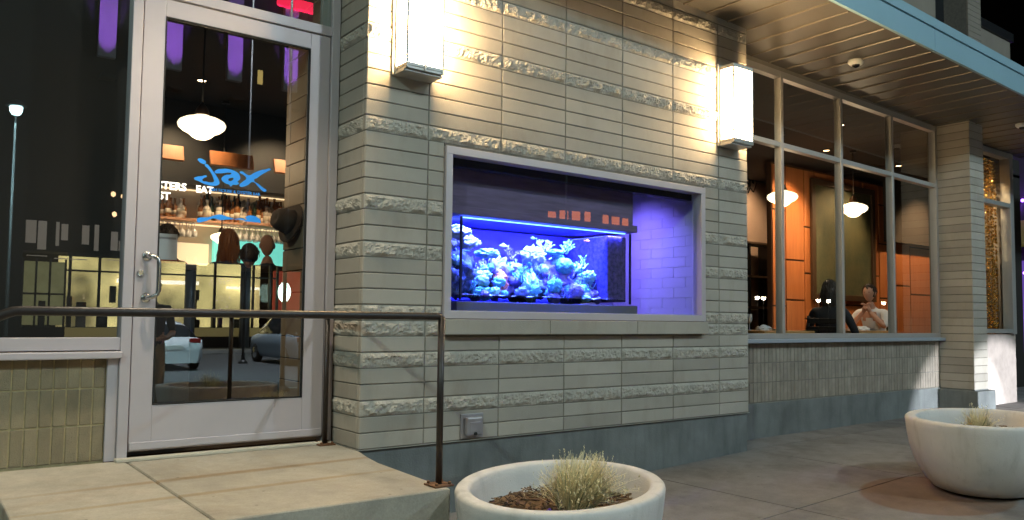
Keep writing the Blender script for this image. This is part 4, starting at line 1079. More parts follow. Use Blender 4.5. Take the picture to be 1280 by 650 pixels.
# ---- dining room
YW = 3.0
t = thing('wood_wall', 'amber wood panelled wall at the back of the dining room', 'wood wall', (10.5, YW, 0))
q = MB()
xs_w = [8.62, 8.98, 9.50, 9.80, 10.6, 11.35, 11.87, 12.25, 13.0, 14.1]
zc_ = [[0, 1.1, 2.64, 3.38], [0, 1.2, 1.85, 3.38], [0, .9, 1.65, 2.42, 3.38], [0, 1.0, 2.0, 3.38], [0, 1.15, 3.38], [0, .8, 1.7, 3.38], [0, 1.3, 2.3, 3.02, 3.38], [0, 1.55, 2.55, 3.38], [0, 1.4, 2.31, 3.38]]
for i in range(len(xs_w)-1):
    for a, b in zip(zc_[i][:-1], zc_[i][1:]): q.box(xs_w[i]-10.5+.014, xs_w[i+1]-10.5-.014, -.02, .0, a+.014, b-.014, bev=.003)
q.build('wood_panels', M_WOOD, t)
q = MB(); q.box(8.62-10.5, 14.1-10.5, .0, .08, 0, 3.40); q.build('backing', mat('dark_wood_reveal', (.05, .022, .01), .7), t)
mb = MB(); mb.box(7.5, 14.1, 4.6, 4.7, 0, 3.5); struct(mb, 'plaster_wall', mat('warm_plaster', (.50, .36, .27), .9, var=.06, vscale=2))
mb = MB(); mb.box(11.95, 14.1, 2.82, 2.93, 2.34, 3.5); struct(mb, 'bulkhead', M_WALLD)
# framed abstract picture
t = thing('picture', 'large dark framed abstract green picture on the wood wall', 'picture', (10.65, YW-.03, 1.22))
q = MB(); q.box(-.92, .92, -.012, 0, .08, 1.95)
M_ART = mat('abstract_green', (.020, .036, .022), .7, col2=(.075, .075, .038), vscale=2.2, bump=.3, bscale=30)
q.build('canvas', M_ART, t)
q = MB(); frame_rect(q, -1.0, 1.0, 0, 2.03, .10, -.05, .0); q.build('picture_frame', mat('dark_frame', (.04, .022, .012), .5), t)
# wall metalwork at the far left of the dining room
t = thing('wall_art', 'dark twig-like metal wall ornament on the plaster wall', 'wall art', (10.25, 4.57, 3.4))
q = MB(); rw = random.Random(5)
for k in range(9):
    an = rw.uniform(-1.2, 1.2); p = Vector((rw.uniform(-.1, .1), 0, rw.uniform(-.15, .1))); q.tube([p, p+Vector((math.sin(an)*.18, -.01, math.cos(an)*.15)), p+Vector((math.sin(an)*.3, 0, math.cos(an)*.32))], [.010, .008, .003], n=6)
q.build('twigs', M_BLACK, t)
t = thing('open_shelf', 'tall dark open shelving at the far left of the dining room', 'shelf', (9.6, 4.3, 0))
q = MB()
for x_ in (-.9, 0, .75): q.box(x_-.02, x_+.02, -.18, .18, 0, 2.25)
q.build('upright', M_BLACK, t)
q = MB()
for z_ in (.5, 1.1, 1.65, 2.25): q.box(-.9, .75, -.18, .18, z_-.018, z_+.018)
q.build('shelf_board', mat('dark_shelf', (.08, .045, .025), .5), t)
spot(10.9, 2.1, 3.49, 330, (1, .60, .28), 10.3, 3.0, 1.6, 95, 'recessed warm spot in front of the framed picture')
spot(8.9, 2.2, 3.49, 480, (1, .60, .28), 8.9, 3.0, 1.6, 95, 'recessed warm spot over the left of the wood wall')
spot(12.9, 1.9, 3.49, 420, (1, .62, .30), 13.2, 3.0, 1.1, 105, 'recessed warm spot over the right of the wood wall')
spot(9.6, 3.7, 3.49, 170, (1, .68, .40), 9.9, 4.6, 2.6, 90, 'recessed warm spot washing the plaster wall')
spot(7.6, 1.2, 3.49, 50, (1, .70, .42), 7.7, 1.3, .7, 70, 'recessed warm spot above the dining tables')
def table(x, y, label, w_=.5, d_=.36):
    t = thing('dining_table', label, 'table', (x, y, 0), group='dining tables by the window')
    q = MB(); q.box(-w_, w_, -d_, d_, .70, .735, bev=.008); q.build('tabletop', M_WOODT, t)
    q = MB(); q.tube([(0, 0, .02), (0, 0, .70)], .035, n=12); q.build('pedestal', M_BLACK, t)
    q = MB(); q.lathe([(.24, 0), (.24, .012), (.06, .03)], n=24); q.build('foot', M_BLACK, t)
    return t
table(7.95, 1.35, 'wooden dining table between the two seated diners', .48)
table(5.95, 1.25, 'wooden dining table left of the woman in black', .50)
def chair(x, y, rz, label):
    t = thing('dining_chair', label, 'chair', (x, y, 0), group='black dining chairs', rz=R(rz))
    q = MB(); q.box(-.21, .21, -.21, .21, .43, .47, bev=.01); q.build('seat', M_BLACK, t)
    q = MB()
    for z_ in (.66, .76, .86): q.box(-.20, .20, -.225, -.20, z_-.035, z_+.03, bev=.006)
    q.build('back_slats', mat('black_lacquer_%d' % int(x*10), (.015, .014, .014), .3), t)
    for sx in (-1, 1):
        for sy in (-1, 1):
            q = MB(); q.tube([(sx*.19, sy*.2, 0), (sx*.19, sy*.2, .45 if sy > 0 else .92)], .016, n=8); q.build('leg', M_BLACK, t)
    return t
chair(6.98, 1.02, -78, 'black slatted dining chair carrying the long haired woman')
chair(8.72, 1.35, 96, 'black slatted dining chair carrying the man in white')
# table settings
def setting(x, y, z, kind, label, grp):
    if kind == 'glass':
        q = MB(); q.lathe([(.032, 0), (.032, .003), (.004, .012), (.004, .08), (.02, .095), (.036, .13), (.032, .19), (.030, .19), (.033, .13), (.0, .10)], n=16); o = q.build('wine_glass', M_STEM, None, label, 'glass', grp)
    elif kind == 'napkin':
        q = MB(); bmesh.ops.create_icosphere(q.bm, subdivisions=3, radius=1)
        for v in q.bm.verts:
            p = v.co; k_ = 1+.35*noise.noise(p*2.2+Vector((x*9, 0, 0))); v.co = Vector((p.x*.11*k_, p.y*.08*k_, max(0, p.z+.3)*.045*k_))
        o = q.build('napkin', M_SHIRT, None, label, 'napkin', grp)
    else:
        q = MB(); q.lathe([(.001, .004), (.06, .002), (.07, .0), (.115, .016), (.118, .018), (.07, .006), (.001, .008)], n=28); o = q.build('plate', M_WHITEP, None, label, 'plate', grp)
    o.location = (x, y, z)
setting(8.12, 1.22, .737, 'napkin', 'crumpled white napkin on the table before the man', 'napkins on the tables')
setting(7.72, 1.20, .737, 'glass', 'wine glass on the table between the diners', 'glasses on the tables')
setting(8.30, 1.48, .737, 'plate', 'white plate on the table between the diners', 'plates on the tables')
setting(5.80, 1.15, .737, 'napkin', 'crumpled white napkin on the table left of the woman', 'napkins on the tables')
setting(6.12, 1.20, .737, 'plate', 'white plate on the table left of the woman', 'plates on the tables')
setting(5.62, 1.22, .737, 'glass', 'wine glass on the table left of the woman', 'glasses on the tables')

# ---- people (one skinned surface each, hair as a child)
def person(name_label, loc, rz, mats, joints, bones, region, hair=None, head=(0, 0, 1.30), hscale=1.0, face=True, hands=()):
    t = thing('person', name_label, 'person', loc, rz=R(rz))
    names = list(joints); idx = {n: i for i, n in enumerate(names)}
    me = bpy.data.meshes.new('body'); me.from_pydata([joints[n][0] for n in names], [(idx[a], idx[b]) for a, b in bones], [])
    tmp = bpy.data.objects.new('body_tmp', me); COL.objects.link(tmp)
    sk = tmp.modifiers.new('s', 'SKIN'); sk.use_smooth_shade = True
    for n in names:
        sv = me.skin_vertices[0].data[idx[n]]; r_ = joints[n][1]; sv.radius = r_ if isinstance(r_, tuple) else (r_, r_); sv.use_root = (n == 'pelvis')
    sb = tmp.modifiers.new('u', 'SUBSURF'); sb.levels = 2; sb.render_levels = 2
    dg = bpy.context.evaluated_depsgraph_get(); bm_ = bpy.data.meshes.new_from_object(tmp.evaluated_get(dg))
    bpy.data.objects.remove(tmp); bpy.data.meshes.remove(me)
    mb = MB(); mb.bm.from_mesh(bm_); bpy.data.meshes.remove(bm_)
    # clothing colour per face by nearest bone
    segs = [(Vector(joints[a][0]), Vector(joints[b][0]), region.get((a, b), 1)) for a, b in bones]
    for f in mb.bm.faces:
        c = f.calc_center_median(); best = None
        for a, b, m_ in segs:
            ab = b-a; k_ = max(0, min(1, (c-a).dot(ab)/ab.length_squared)); dd = (c-a-ab*k_).length
            if best is None or dd < best[0]: best = (dd, m_)
        f.material_index = best[1]; f.smooth = True
    # head with face
    hc = Vector(head); hs = hscale
    r = bmesh.ops.create_uvsphere(mb.bm, u_segments=28, v_segments=20, radius=1)
    for v in r['verts']:
        p = v.co.copy(); x, y, z = p.x*.075, p.y*.095, p.z*.118
        if z < 0: k_ = 1+z*2.6*(1 if y > -.02 else .6); x *= k_; y *= (1+z*1.6)
        # nose, brow, eye sockets, mouth (face looks towards +y)
        if p.y > .2:
            y += .020*math.exp(-((x/.011)**2+((z+.012)/.020)**2)); y += .006*math.exp(-(((z-.030)/.012)**2+(x/.05)**2))
            for sx in (-1, 1): y -= .008*math.exp(-(((x-sx*.030)/.014)**2+((z-.012)/.011)**2))
            y += .005*math.exp(-((x/.020)**2+((z+.055)/.008)**2)); y -= .004*math.exp(-((x/.022)**2+((z+.048)/.004)**2)); y += .008*math.exp(-((x/.02)**2+((z+.095)/.016)**2))
        v.co = hc+Vector((x, y, z))*hs
    for f in {f for v in r['verts'] for f in v.link_faces}: f.smooth = True; f.material_index = 0
    for sx in (-1, 1): mb.ball(hc+Vector((sx*.076, -.005, -.005))*hs, .012*hs, .022*hs, .032*hs, 10, mi=0)
    for (w_, d_, s_) in hands:   # palm and five bent fingers
        w_, d_ = Vector(w_), Vector(d_).normalized(); side = Vector((0, 0, 1)).cross(d_)
        side = side.normalized() if side.length > .1 else Vector((1, 0, 0)); nrm = d_.cross(side)
        mb.tube([w_-d_*.02, w_+d_*.03, w_+d_*.085], [.024, .034, .036], n=10, mi=0)
        for k_, L in zip((-1.5, -.5, .5, 1.5), (.062, .075, .080, .070)):
            b_ = w_+d_*.08+side*k_*.017; mb.tube([b_, b_+d_*L*.5-nrm*.008, b_+d_*L*.75-nrm*.03, b_+d_*L*.7-nrm*.05], [.009, .0085, .008, .006], n=8, mi=0)
        b_ = w_+d_*.02+side*s_*.028; mb.tube([b_, b_+side*s_*.022+d_*.025, b_+side*s_*.02+d_*.055-nrm*.012], [.012, .010, .008], n=8, mi=0)
    body = mb.build('body', mats, t, fixn=False)
    if face:
        q = MB()
        for sx in (-1, 1): q.ball(hc+Vector((sx*.030, .079, .012))*hs, .010*hs, .007*hs, .006*hs, 10)
        q.build('eyes', mat('eyes_'+str(loc[0]), (.06, .04, .03), .2), t)
    if hair:
        m_, style = hair; q = MB(); r = bmesh.ops.create_uvsphere(q.bm, u_segments=28, v_segments=20, radius=1)
        for v in r['verts']:
            p = v.co.copy(); x, y, z = p.x*.087, p.y*.106-.012, p.z*.122+.012
            fr_ = max(0, p.y-.25)
            if style == 'long':
                if p.z < .25: z -= (0.25-p.z)*.17; x *= 1.10+.10*max(0, .25-p.z); y = y*1.0-.012*(.25-p.z)
                if p.y > .45 and p.z < .62: y -= (p.y-.45)*.17
            else:
                if p.z < -.1: z = z*.55-.01
                if p.y > .35 and p.z < .55: y -= (p.y-.35)*.16
            k_ = 1+.05*noise.noise(Vector((p.x*9, p.y*9, p.z*1.6)))
            v.co = hc+Vector((x*k_, y*k_, z))*hs
        for f in q.bm.faces: f.smooth = True
        rh = random.Random(int(abs(loc[0]*977+loc[1]*31)*10)); nstr = 420 if style == 'long' else 260
        for _ in range(nstr):
            th_ = rh.uniform(0, 6.283); ph = rh.uniform(.05, 1.25 if style == 'short' else 1.45)
            dx, dy, dz = math.sin(ph)*math.cos(th_), math.sin(ph)*math.sin(th_), math.cos(ph)
            if dy > .45 and dz < .62: continue
            L_ = rh.uniform(.20, .34) if style == 'long' else rh.uniform(.03, .07)
            p = hc+Vector((dx*.089, dy*.108-.012, dz*.124+.012))*hs; out = Vector((dx, dy, 0)); pts = [p]
            for j in range(1, 5):
                k_ = j/4; pts.append(p+out*(.022*k_+.012*math.sin(k_*5+th_*3))*(1 if style == 'long' else .6)+Vector((rh.uniform(-.008, .008), rh.uniform(-.008, .008), -L_*k_*(.4+.6*k_)))*hs)
            q.tube(pts, [.005, .006, .005, .004, .0015], n=5, caps=False)
        q.build('hair', m_, t, fixn=False)
    return t
def seated(arms, lean=.06, seat=.50, sh=.19):
    J = {'pelvis': ((0, 0, seat), (.15, .12)), 'belly': ((0, lean*.35, seat+.18), (.145, .11)), 'chest': ((0, lean*.7, seat+.40), (.165, .115)), 'neck0': ((0, lean, seat+.55), .062), 'neck': ((0, lean+.015, seat+.65), .052)}
    Bn = [('pelvis', 'belly'), ('belly', 'chest'), ('chest', 'neck0'), ('neck0', 'neck')]
    for s_, n in ((-1, 'l'), (1, 'r')):
        J[n+'sh'] = ((s_*sh, lean*.9, seat+.49), .068); J[n+'el'] = (arms[n][0], .046); J[n+'wr'] = (arms[n][1], .030)
        J[n+'hip'] = ((s_*.10, .06, seat-.01), .095); J[n+'kn'] = ((s_*.13, .46, seat-.0), .068); J[n+'an'] = ((s_*.13, .42, .10 if seat < .6 else seat-.42), .045); J[n+'to'] = ((s_*.14, .58, .05 if seat < .6 else seat-.46), .038)
        Bn += [('chest', n+'sh'), (n+'sh', n+'el'), (n+'el', n+'wr'), ('pelvis', n+'hip'), (n+'hip', n+'kn'), (n+'kn', n+'an'), (n+'an', n+'to')]
    return J, Bn
def regions(Bn, top=1, sleeve='long', legs=2, shoe=3):
    rg = {}
    for a, b in Bn:
        if a in ('pelvis', 'belly', 'chest') and b in ('belly', 'chest', 'neck0', 'lsh', 'rsh'): rg[(a, b)] = top
        elif b in ('neck',): rg[(a, b)] = 0
        elif b[1:] == 'el': rg[(a, b)] = top
        elif b[1:] == 'wr': rg[(a, b)] = top if sleeve == 'long' else 0
        elif b[1:] in ('hip', 'kn', 'an'): rg[(a, b)] = legs
        else: rg[(a, b)] = shoe
    return rg
M_TROUD = mat('dark_trousers', (.03, .03, .04), .9)
def seat_person(label, x, y, z, rz, top, hair, arms, lean=.08, sleeve='long', seat=.50, hs=1.0, hands=(), face=True, headoff=(0, .03)):
    J, Bn = seated(arms, lean, seat)
    return person(label, (x, y, z), rz, [M_SKIN, top, M_TROUD, M_BLACK], J, Bn, regions(Bn, sleeve=sleeve), hair, (headoff[0], lean+headoff[1], seat+.755), hs, face, hands)
# diners: the woman sits with her back to the street, the man leans on the table facing her
seat_person('woman with long dark hair in a black jacket seated at the window table', 6.98, 1.05, 0, -78, M_JACKET, (M_HAIRB, 'long'), {'l': ((-.30, .16, .70), (-.18, .42, .77)), 'r': ((.30, .16, .70), (.18, .42, .77))}, .08, hands=(((-.18, .42, .775), (.3, 1, 0), 1), ((.18, .42, .775), (-.3, 1, 0), -1)))
seat_person('man in a white short sleeved shirt leaning on the table with clasped hands', 8.68, 1.32, 0, 96, M_SHIRT, (M_HAIRB, 'short'), {'l': ((-.24, .32, .78), (-.04, .34, 1.00)), 'r': ((.24, .32, .78), (.04, .34, 1.00))}, .20, 'short', hands=(((-.04, .34, 1.0), (.4, .1, .8), 1), ((.04, .34, 1.0), (-.4, .1, .8), -1)), headoff=(0, .05))
# bar guests on stools
def stool(x, y, label):
    t = thing('bar_stool', label, 'bar stool', (x, y, 0), group='bar stools at the counter')
    q = MB(); q.lathe([(.17, .70), (.18, .72), (.17, .745), (.02, .75)], n=24); q.build('seat', M_BLACK, t)
    for k in range(4):
        a = k*math.pi/2+.78; q = MB(); q.tube([(.12*math.cos(a), .12*math.sin(a), .70), (.19*math.cos(a), .19*math.sin(a), 0)], .014, n=8); q.build('leg', M_BLACK, t)
    return t
armb = {'l': ((-.28, .14, 1.02), (-.15, .40, 1.09)), 'r': ((.28, .14, 1.02), (.15, .40, 1.09))}
for (x, y, top, hr, rz, lb) in ((.345, 3.62, M_NAVY, (M_HAIRA, 'long'), 8, 'auburn haired person at the bar seen from behind through the door'),
                                (.43, 3.30, M_JACKET, (M_HAIRB, 'short'), -6, 'dark haired person in black nearest the door at the bar'),
                                (.80, 3.80, M_JACKET, None, -4, 'bald person in a dark jacket at the right of the bar group'),
                                (-.22, 3.62, M_RED, (M_HAIRB, 'short'), 30, 'person in dark red at the bar beside the menu sheet')):
    zs = {.43: -.17}.get(x, 0.0)
    seat_person(lb, x, y, zs, rz, top, hr, armb, .08, seat=.81+.04, hs=1.0, face=True)
    stool(x, y-.02, lb.split(' at the')[0].replace('in black nearest the door', 'in black')+"'s bar stool")

# ---- gold bead curtain in the far window
t = thing('bead_curtain', 'shimmering gold bead curtain inside the far shop window', 'curtain', (10.60, YD+.16, 3.3))
M_GOLD = mat('gold_bead', (.70, .46, .14), .18, metal=1.0)
rg_ = random.Random(8); q = MB()
for k in range(30):
    x = -.80+k*.037+rg_.uniform(-.012, .012); y = rg_.uniform(-.05, .06); zz = 0
    while zz > -2.6:
        r_ = rg_.uniform(.014, .028)
        bmesh.ops.create_icosphere(q.bm, subdivisions=1, radius=r_, matrix=Matrix.Translation((x+rg_.uniform(-.01, .01), y, zz)) @ Matrix.Rotation(rg_.uniform(0, 3), 4, 'X') @ Matrix.Scale(rg_.uniform(.5, 1), 4, (0, 1, 0)))
        zz -= rg_.uniform(.035, .075)
q.build('bead_strings', M_GOLD, t)
q = MB(); q.box(-.85, .32, -.02, .02, .0, .03); q.build('hanging_rail', M_BLACK, t)
spot(9.9, YD+.42, 3.43, 600, (1, .72, .38), 10.3, YD+.16, 1.2, 90, 'recessed warm spot over the gold bead curtain')
spot(10.6, YD+.45, 3.43, 500, (1, .70, .36), 10.5, YD+.16, 1.0, 90, 'recessed warm spot behind the gold bead curtain')
mb = MB(); mb.box(9.95, 11.0, 1.08, 1.14, 0, 3.4); struct(mb, 'far_shop_wall', mat('far_shop_plaster', (.12, .08, .05), .9))

# ================================================================== STREET SIDE (what the glass mirrors)
def street_lamp(x, y, h_, zb, e, col, label, r_=.13, spotdir=None, arm=.0):
    t = thing('street_lamp', label, 'street lamp', (x, y, zb), group='street lamps')
    q = MB(); q.tube([(0, 0, 0), (0, 0, .4), (0, 0, h_)], [.07, .045, .022], n=12); q.lathe([(.16, 0), (.16, .05), (.09, .12)], n=16); q.build('pole', M_BLACK, t)
    q = MB(); q.lathe([(.05, h_), (.17, h_+.03), (.22, h_+.02), (.22, h_+.06), (.10, h_+.16), (.01, h_+.19)], n=20); q.build('lamp_head', M_BLACK, t)
    q = MB(); q.lathe([(.001, h_-.20), (.09, h_-.17), (.13, h_-.09), (.14, h_+.0), (.12, h_+.025)], n=20); q.build('lamp_globe', mat('lamp_globe_%d' % int(x*10+y), (1, 1, 1), .4, emit=col, estr=(22 if spotdir else 60)), t)
    if e:
        l_ = bpy.data.lights.new('lamp_light', 'SPOT' if spotdir else 'POINT')
        l_.energy = e; l_.color = col; l_.shadow_soft_size = r_
        if spotdir: l_.spot_size = R(spotdir); l_.spot_blend = .5
        o = bpy.data.objects.new('lamp_light', l_); COL.objects.link(o); o.parent = t; o.location = (0, 0, h_-.36)
    return t
street_lamp(-8.2, -7.6, 7.9, STZ, 1850, (.72, 1.0, .95), 'tall cool white street lamp beside the kerb left of the entrance', r_=.10)
street_lamp(-.40, -16.6, 6.5, STZ, 7000, (.55, .95, 1.0), 'blue white street lamp on the far side of the road', spotdir=112)
street_lamp(4.2, -11.2, 10.4, STZ, 2000, (.84, .98, 1.0), 'very tall cool fill lamp added out of view opposite the aquarium window', r_=.2)  # made-up lamp, there only to lift the ambient light
street_lamp(7.0, -22.0, 15.5, STZ, 34000, (.80, .92, 1.0), 'white fill lamp added out of view above the parked cars across the road', spotdir=70)  # made-up lamp, brightens the cars mirrored in the door
street_lamp(13.5, -13.5, 10.5, STZ, 2600, (.55, .88, 1.0), 'cool street lamp across the road to the right')
for i, (x, y) in enumerate(((40.0, -25), (40.9, -25.2), (46.7, -25), (48.1, -25.1), (55.2, -25))):
    street_lamp(x, y, 3.2, STZ, 0, (1, .85, .6), f'white path lamp far along the road, number {i+1} counting outwards', .1)

# ---- building across the road
FY = -33.0
def fb(X, Z, Y=FY):
    k = (5.488-Y)/(5.488+25.0); return (-2.302+(X+2.302)*k, .822+(Z-.822)*k)
def frect(mb, X0, X1, Z0, Z1, y0, y1, mi=None, Y=FY):
    a, b = fb(X0, Z0, Y); c, d_ = fb(X1, Z1, Y); mb.box(a, c, Y+y0, Y+y1, b, d_, mi=mi)
FBD = thing('office_building', 'dark building across the road with a yellow lit shopfront and purple lit pilasters', 'building')
M_FW = mat('dark_facade', (.012, .012, .014), .8, var=.2, vscale=.6)
q = MB()
frect(q, -14, 22, 2.95, 15.5, -1.5, 0); frect(q, -14, .7, -1.6, 2.95, -1.5, 0); frect(q, 11.4, 22, -1.6, 2.95, -1.5, 0)
frect(q, .7, 11.4, -1.6, .42, -.4, 0); q.build('facade', M_FW, FBD)
M_YEL = mat('lit_yellow_room', (.8, .65, .35), .8, emit=(.95, .80, .32), estr=4.2)
nn = M_YEL.node_tree; tx = nn.nodes.new('ShaderNodeTexNoise'); tx.inputs['Scale'].default_value = .55; cr = nn.nodes.new('ShaderNodeMapRange'); cr.inputs[1].default_value = .3; cr.inputs[2].default_value = .7; cr.inputs[3].default_value = .5; cr.inputs[4].default_value = 4.6
tc = nn.nodes.new('ShaderNodeTexCoord'); nn.links.new(tc.outputs['Object'], tx.inputs['Vector']); nn.links.new(tx.outputs['Fac'], cr.inputs[0]); nn.links.new(cr.outputs[0], nn.nodes['Principled BSDF'].inputs['Emission Strength'])
q = MB(); frect(q, 2.0, 9.3, .42, 2.95, -2.6, -2.5); q.build('lit_room', M_YEL, FBD)
q = MB(); frect(q, 3.9, 6.8, 2.06, 2.20, -2.4, -2.2); frect(q, 7.9, 9.2, 1.95, 2.05, -2.4, -2.2); q.build('ceiling_strip', mat('white_strip', (1, 1, 1), .5, emit=(1, .93, .75), estr=6), FBD)
q = MB(); frect(q, .72, 1.95, .5, 2.6, .015, .03); q.build('lobby_glow', mat('lit_lobby', (.5, .5, .3), .8, emit=(.62, .60, .26), estr=.55, col2=(.1, .1, .05), vscale=.8), FBD)
q = MB()
for X in (.72, 1.1, 1.5, 1.95): frect(q, X-.03, X+.03, .42, 2.7, .03, .08)
frect(q, .72, 1.95, 1.5, 1.56, .03, .08); frect(q, 1.2, 1.4, .42, 1.3, .03, .09); q.build('lobby_mullions', M_BLACK, FBD)
q = MB(); frect(q, 9.45, 11.3, .42, 2.7, -1.2, -1.1); q.build('red_wall', mat('lit_red_wall', (.7, .12, .06), .7, emit=(1, .12, .06), estr=.55), FBD)
q = MB(); frect(q, 2.0, 9.3, .10, .42, .02, .06); q.build('lit_ledge', mat('lit_ledge', (.6, .5, .25), .8, emit=(.8, .6, .2), estr=.4), FBD)
for X in (5.9, 7.9):
    x_, _ = fb(X, 0); q = MB(); q.tube([(x_, FY+.5, STZ), (x_, FY+.5, fb(0, 3.0)[1])], .24, n=16); q.build('column', mat('grey_column_%d' % X, (.25, .28, .32), .35, metal=.3), FBD)
q = MB()
for X in (2.1, 3.0, 4.1, 6.9, 8.35, 9.0, 9.3): frect(q, X-.04, X+.04, .42, 2.95, -.15, -.02)
frect(q, 2.0, 9.3, 2.32, 2.38, -.14, -.03); frect(q, 2.0, 9.3, 2.85, 2.95, -.14, -.03)
q.build('mullions', M_BLACK, FBD)
q = MB(); a = fb(2.0, .42); b = fb(9.3, 2.95); q.face([(a[0], FY-.1, a[1]), (b[0], FY-.1, a[1]), (b[0], FY-.1, b[1]), (a[0], FY-.1, b[1])]); q.build('shop_glass', M_GLASS, FBD)
q = MB()
for X0, X1, Z0, Z1 in ((6.2, 6.7, .42, .72), (4.6, 5.2, .42, .65), (8.45, 8.6, .42, 1.2), (6.45, 6.65, 1.45, 1.85), (6.53, 6.57, .42, 1.45), (3.2, 3.5, .42, .9), (2.5, 2.8, .42, 1.3), (5.0, 5.12, .42, 1.25), (5.02, 5.1, 1.25, 1.42), (7.15, 7.3, .42, 1.0), (7.4, 7.55, .42, .8), (4.3, 4.45, .42, 1.1), (3.55, 3.75, 1.3, 1.9), (8.0, 8.25, .42, .75), (2.2, 2.35, .42, 1.5), (6.2, 6.7, 1.0, 1.03)): frect(q, X0, X1, Z0, Z1, -1.6, -1.4)
q.build('furniture', M_BLACK, FBD)
q = MB()
for X0, X1, Z0, Z1 in ((.75, 1.05, 3.15, 3.95), (1.10, 1.35, 2.95, 3.95), (1.62, 1.72, 3.1, 3.95), (1.78, 1.98, 3.3, 3.9), (2.4, 2.62, 3.2, 3.9), (2.78, 2.92, 3.0, 3.95), (3.3, 3.52, 3.05, 3.75), (3.56, 3.75, 3.05, 3.45), (.8, 1.4, 2.72, 2.80), (1.6, 2.6, 2.66, 2.74), (3.2, 3.9, 2.70, 2.78)): frect(q, X0, X1, Z0+.05, Z1, .01, .03)
q.build('upper_window', mat('lit_pale_window', (.8, .7, .6), .8, emit=(1, .80, .62), estr=.32), FBD)
q = MB()
for X, w_, h_ in ((22.45, .5, .30), (23.2, .55, .42), (24.0, .55, .45), (24.85, .4, .5), (26.1, .4, .45), (26.75, .55, .42), (27.5, .45, .40)): frect(q, X, X+w_, 5.85, 5.85+h_, .02, .04)
frect(q, 21.8, 29.5, -1.6, 9, -1, 0, mi=1)
q.build('orange_window', [mat('lit_orange_window', (.8, .3, .1), .8, emit=(1, .24, .05), estr=4, col2=(.2, .05, .02), vscale=1.5), M_FW], FBD)
for X in (2.9, 5.1, 7.3, 9.5):
    q = MB(); frect(q, X-.28, X+.28, 9.80, 15.2, .0, .30); q.build('pilaster', mat('grey_pilaster_%d' % X, (.5, .48, .5), .8), FBD)
    x_, z_ = fb(X, 9.15)
    l_ = bpy.data.lights.new('uplight', 'SPOT'); l_.energy = 9000; l_.color = (.42, .14, 1.0); l_.spot_size = R(34); l_.spot_blend = .5; l_.shadow_soft_size = .1
    o = bpy.data.objects.new('uplight', l_); COL.objects.link(o); o.parent = FBD; o.location = (x_, FY+.85, z_); o.rotation_euler = (Vector((0, -.16, 1.0))).to_track_quat('-Z', 'Y').to_euler()
    q = MB(); q.box(x_-.3, x_+.3, FY+.3, FY+1.0, z_-.25, z_-.12); q.build('uplight_ledge', M_BLACK, FBD)
q = MB(); frect(q, 8.25, 8.45, 9.9, 10.45, .01, .04); q.build('upper_window', mat('lit_amber_window', (.8, .7, .3), .8, emit=(1, .7, .2), estr=1.6), FBD)
x_, z_ = fb(9.85, 13.3); q = MB(); q.box(x_-1.3, x_+1.3, FY+.32, FY+.5, z_-.3, z_+.3, bev=.1); q.build('red_sign', mat('red_sign', (.8, .02, .05), .5, emit=(1, .02, .08), estr=4), FBD)
t = thing('lit_sign', 'bright white green oval sign standing before the shop across the road', 'sign', (fb(9.2, 0)[0], FY+1.2, STZ+.14))
zz = fb(0, 1.8)[1]-STZ-.14
q = MB(); q.tube([(0, 0, 0), (0, 0, zz-.3)], .05, n=10); q.build('post', M_BLACK, t)
q = MB(); q.lathe([(.001, -.09), (.27, -.08), (.32, 0), (.27, .08), (.001, .09)], (0, 0, zz), 24, sy=1.5, axis='y'); q.build('sign_face', mat('lit_sign_face', (.9, 1, .95), .5, emit=(.65, 1.0, .85), estr=16), t)

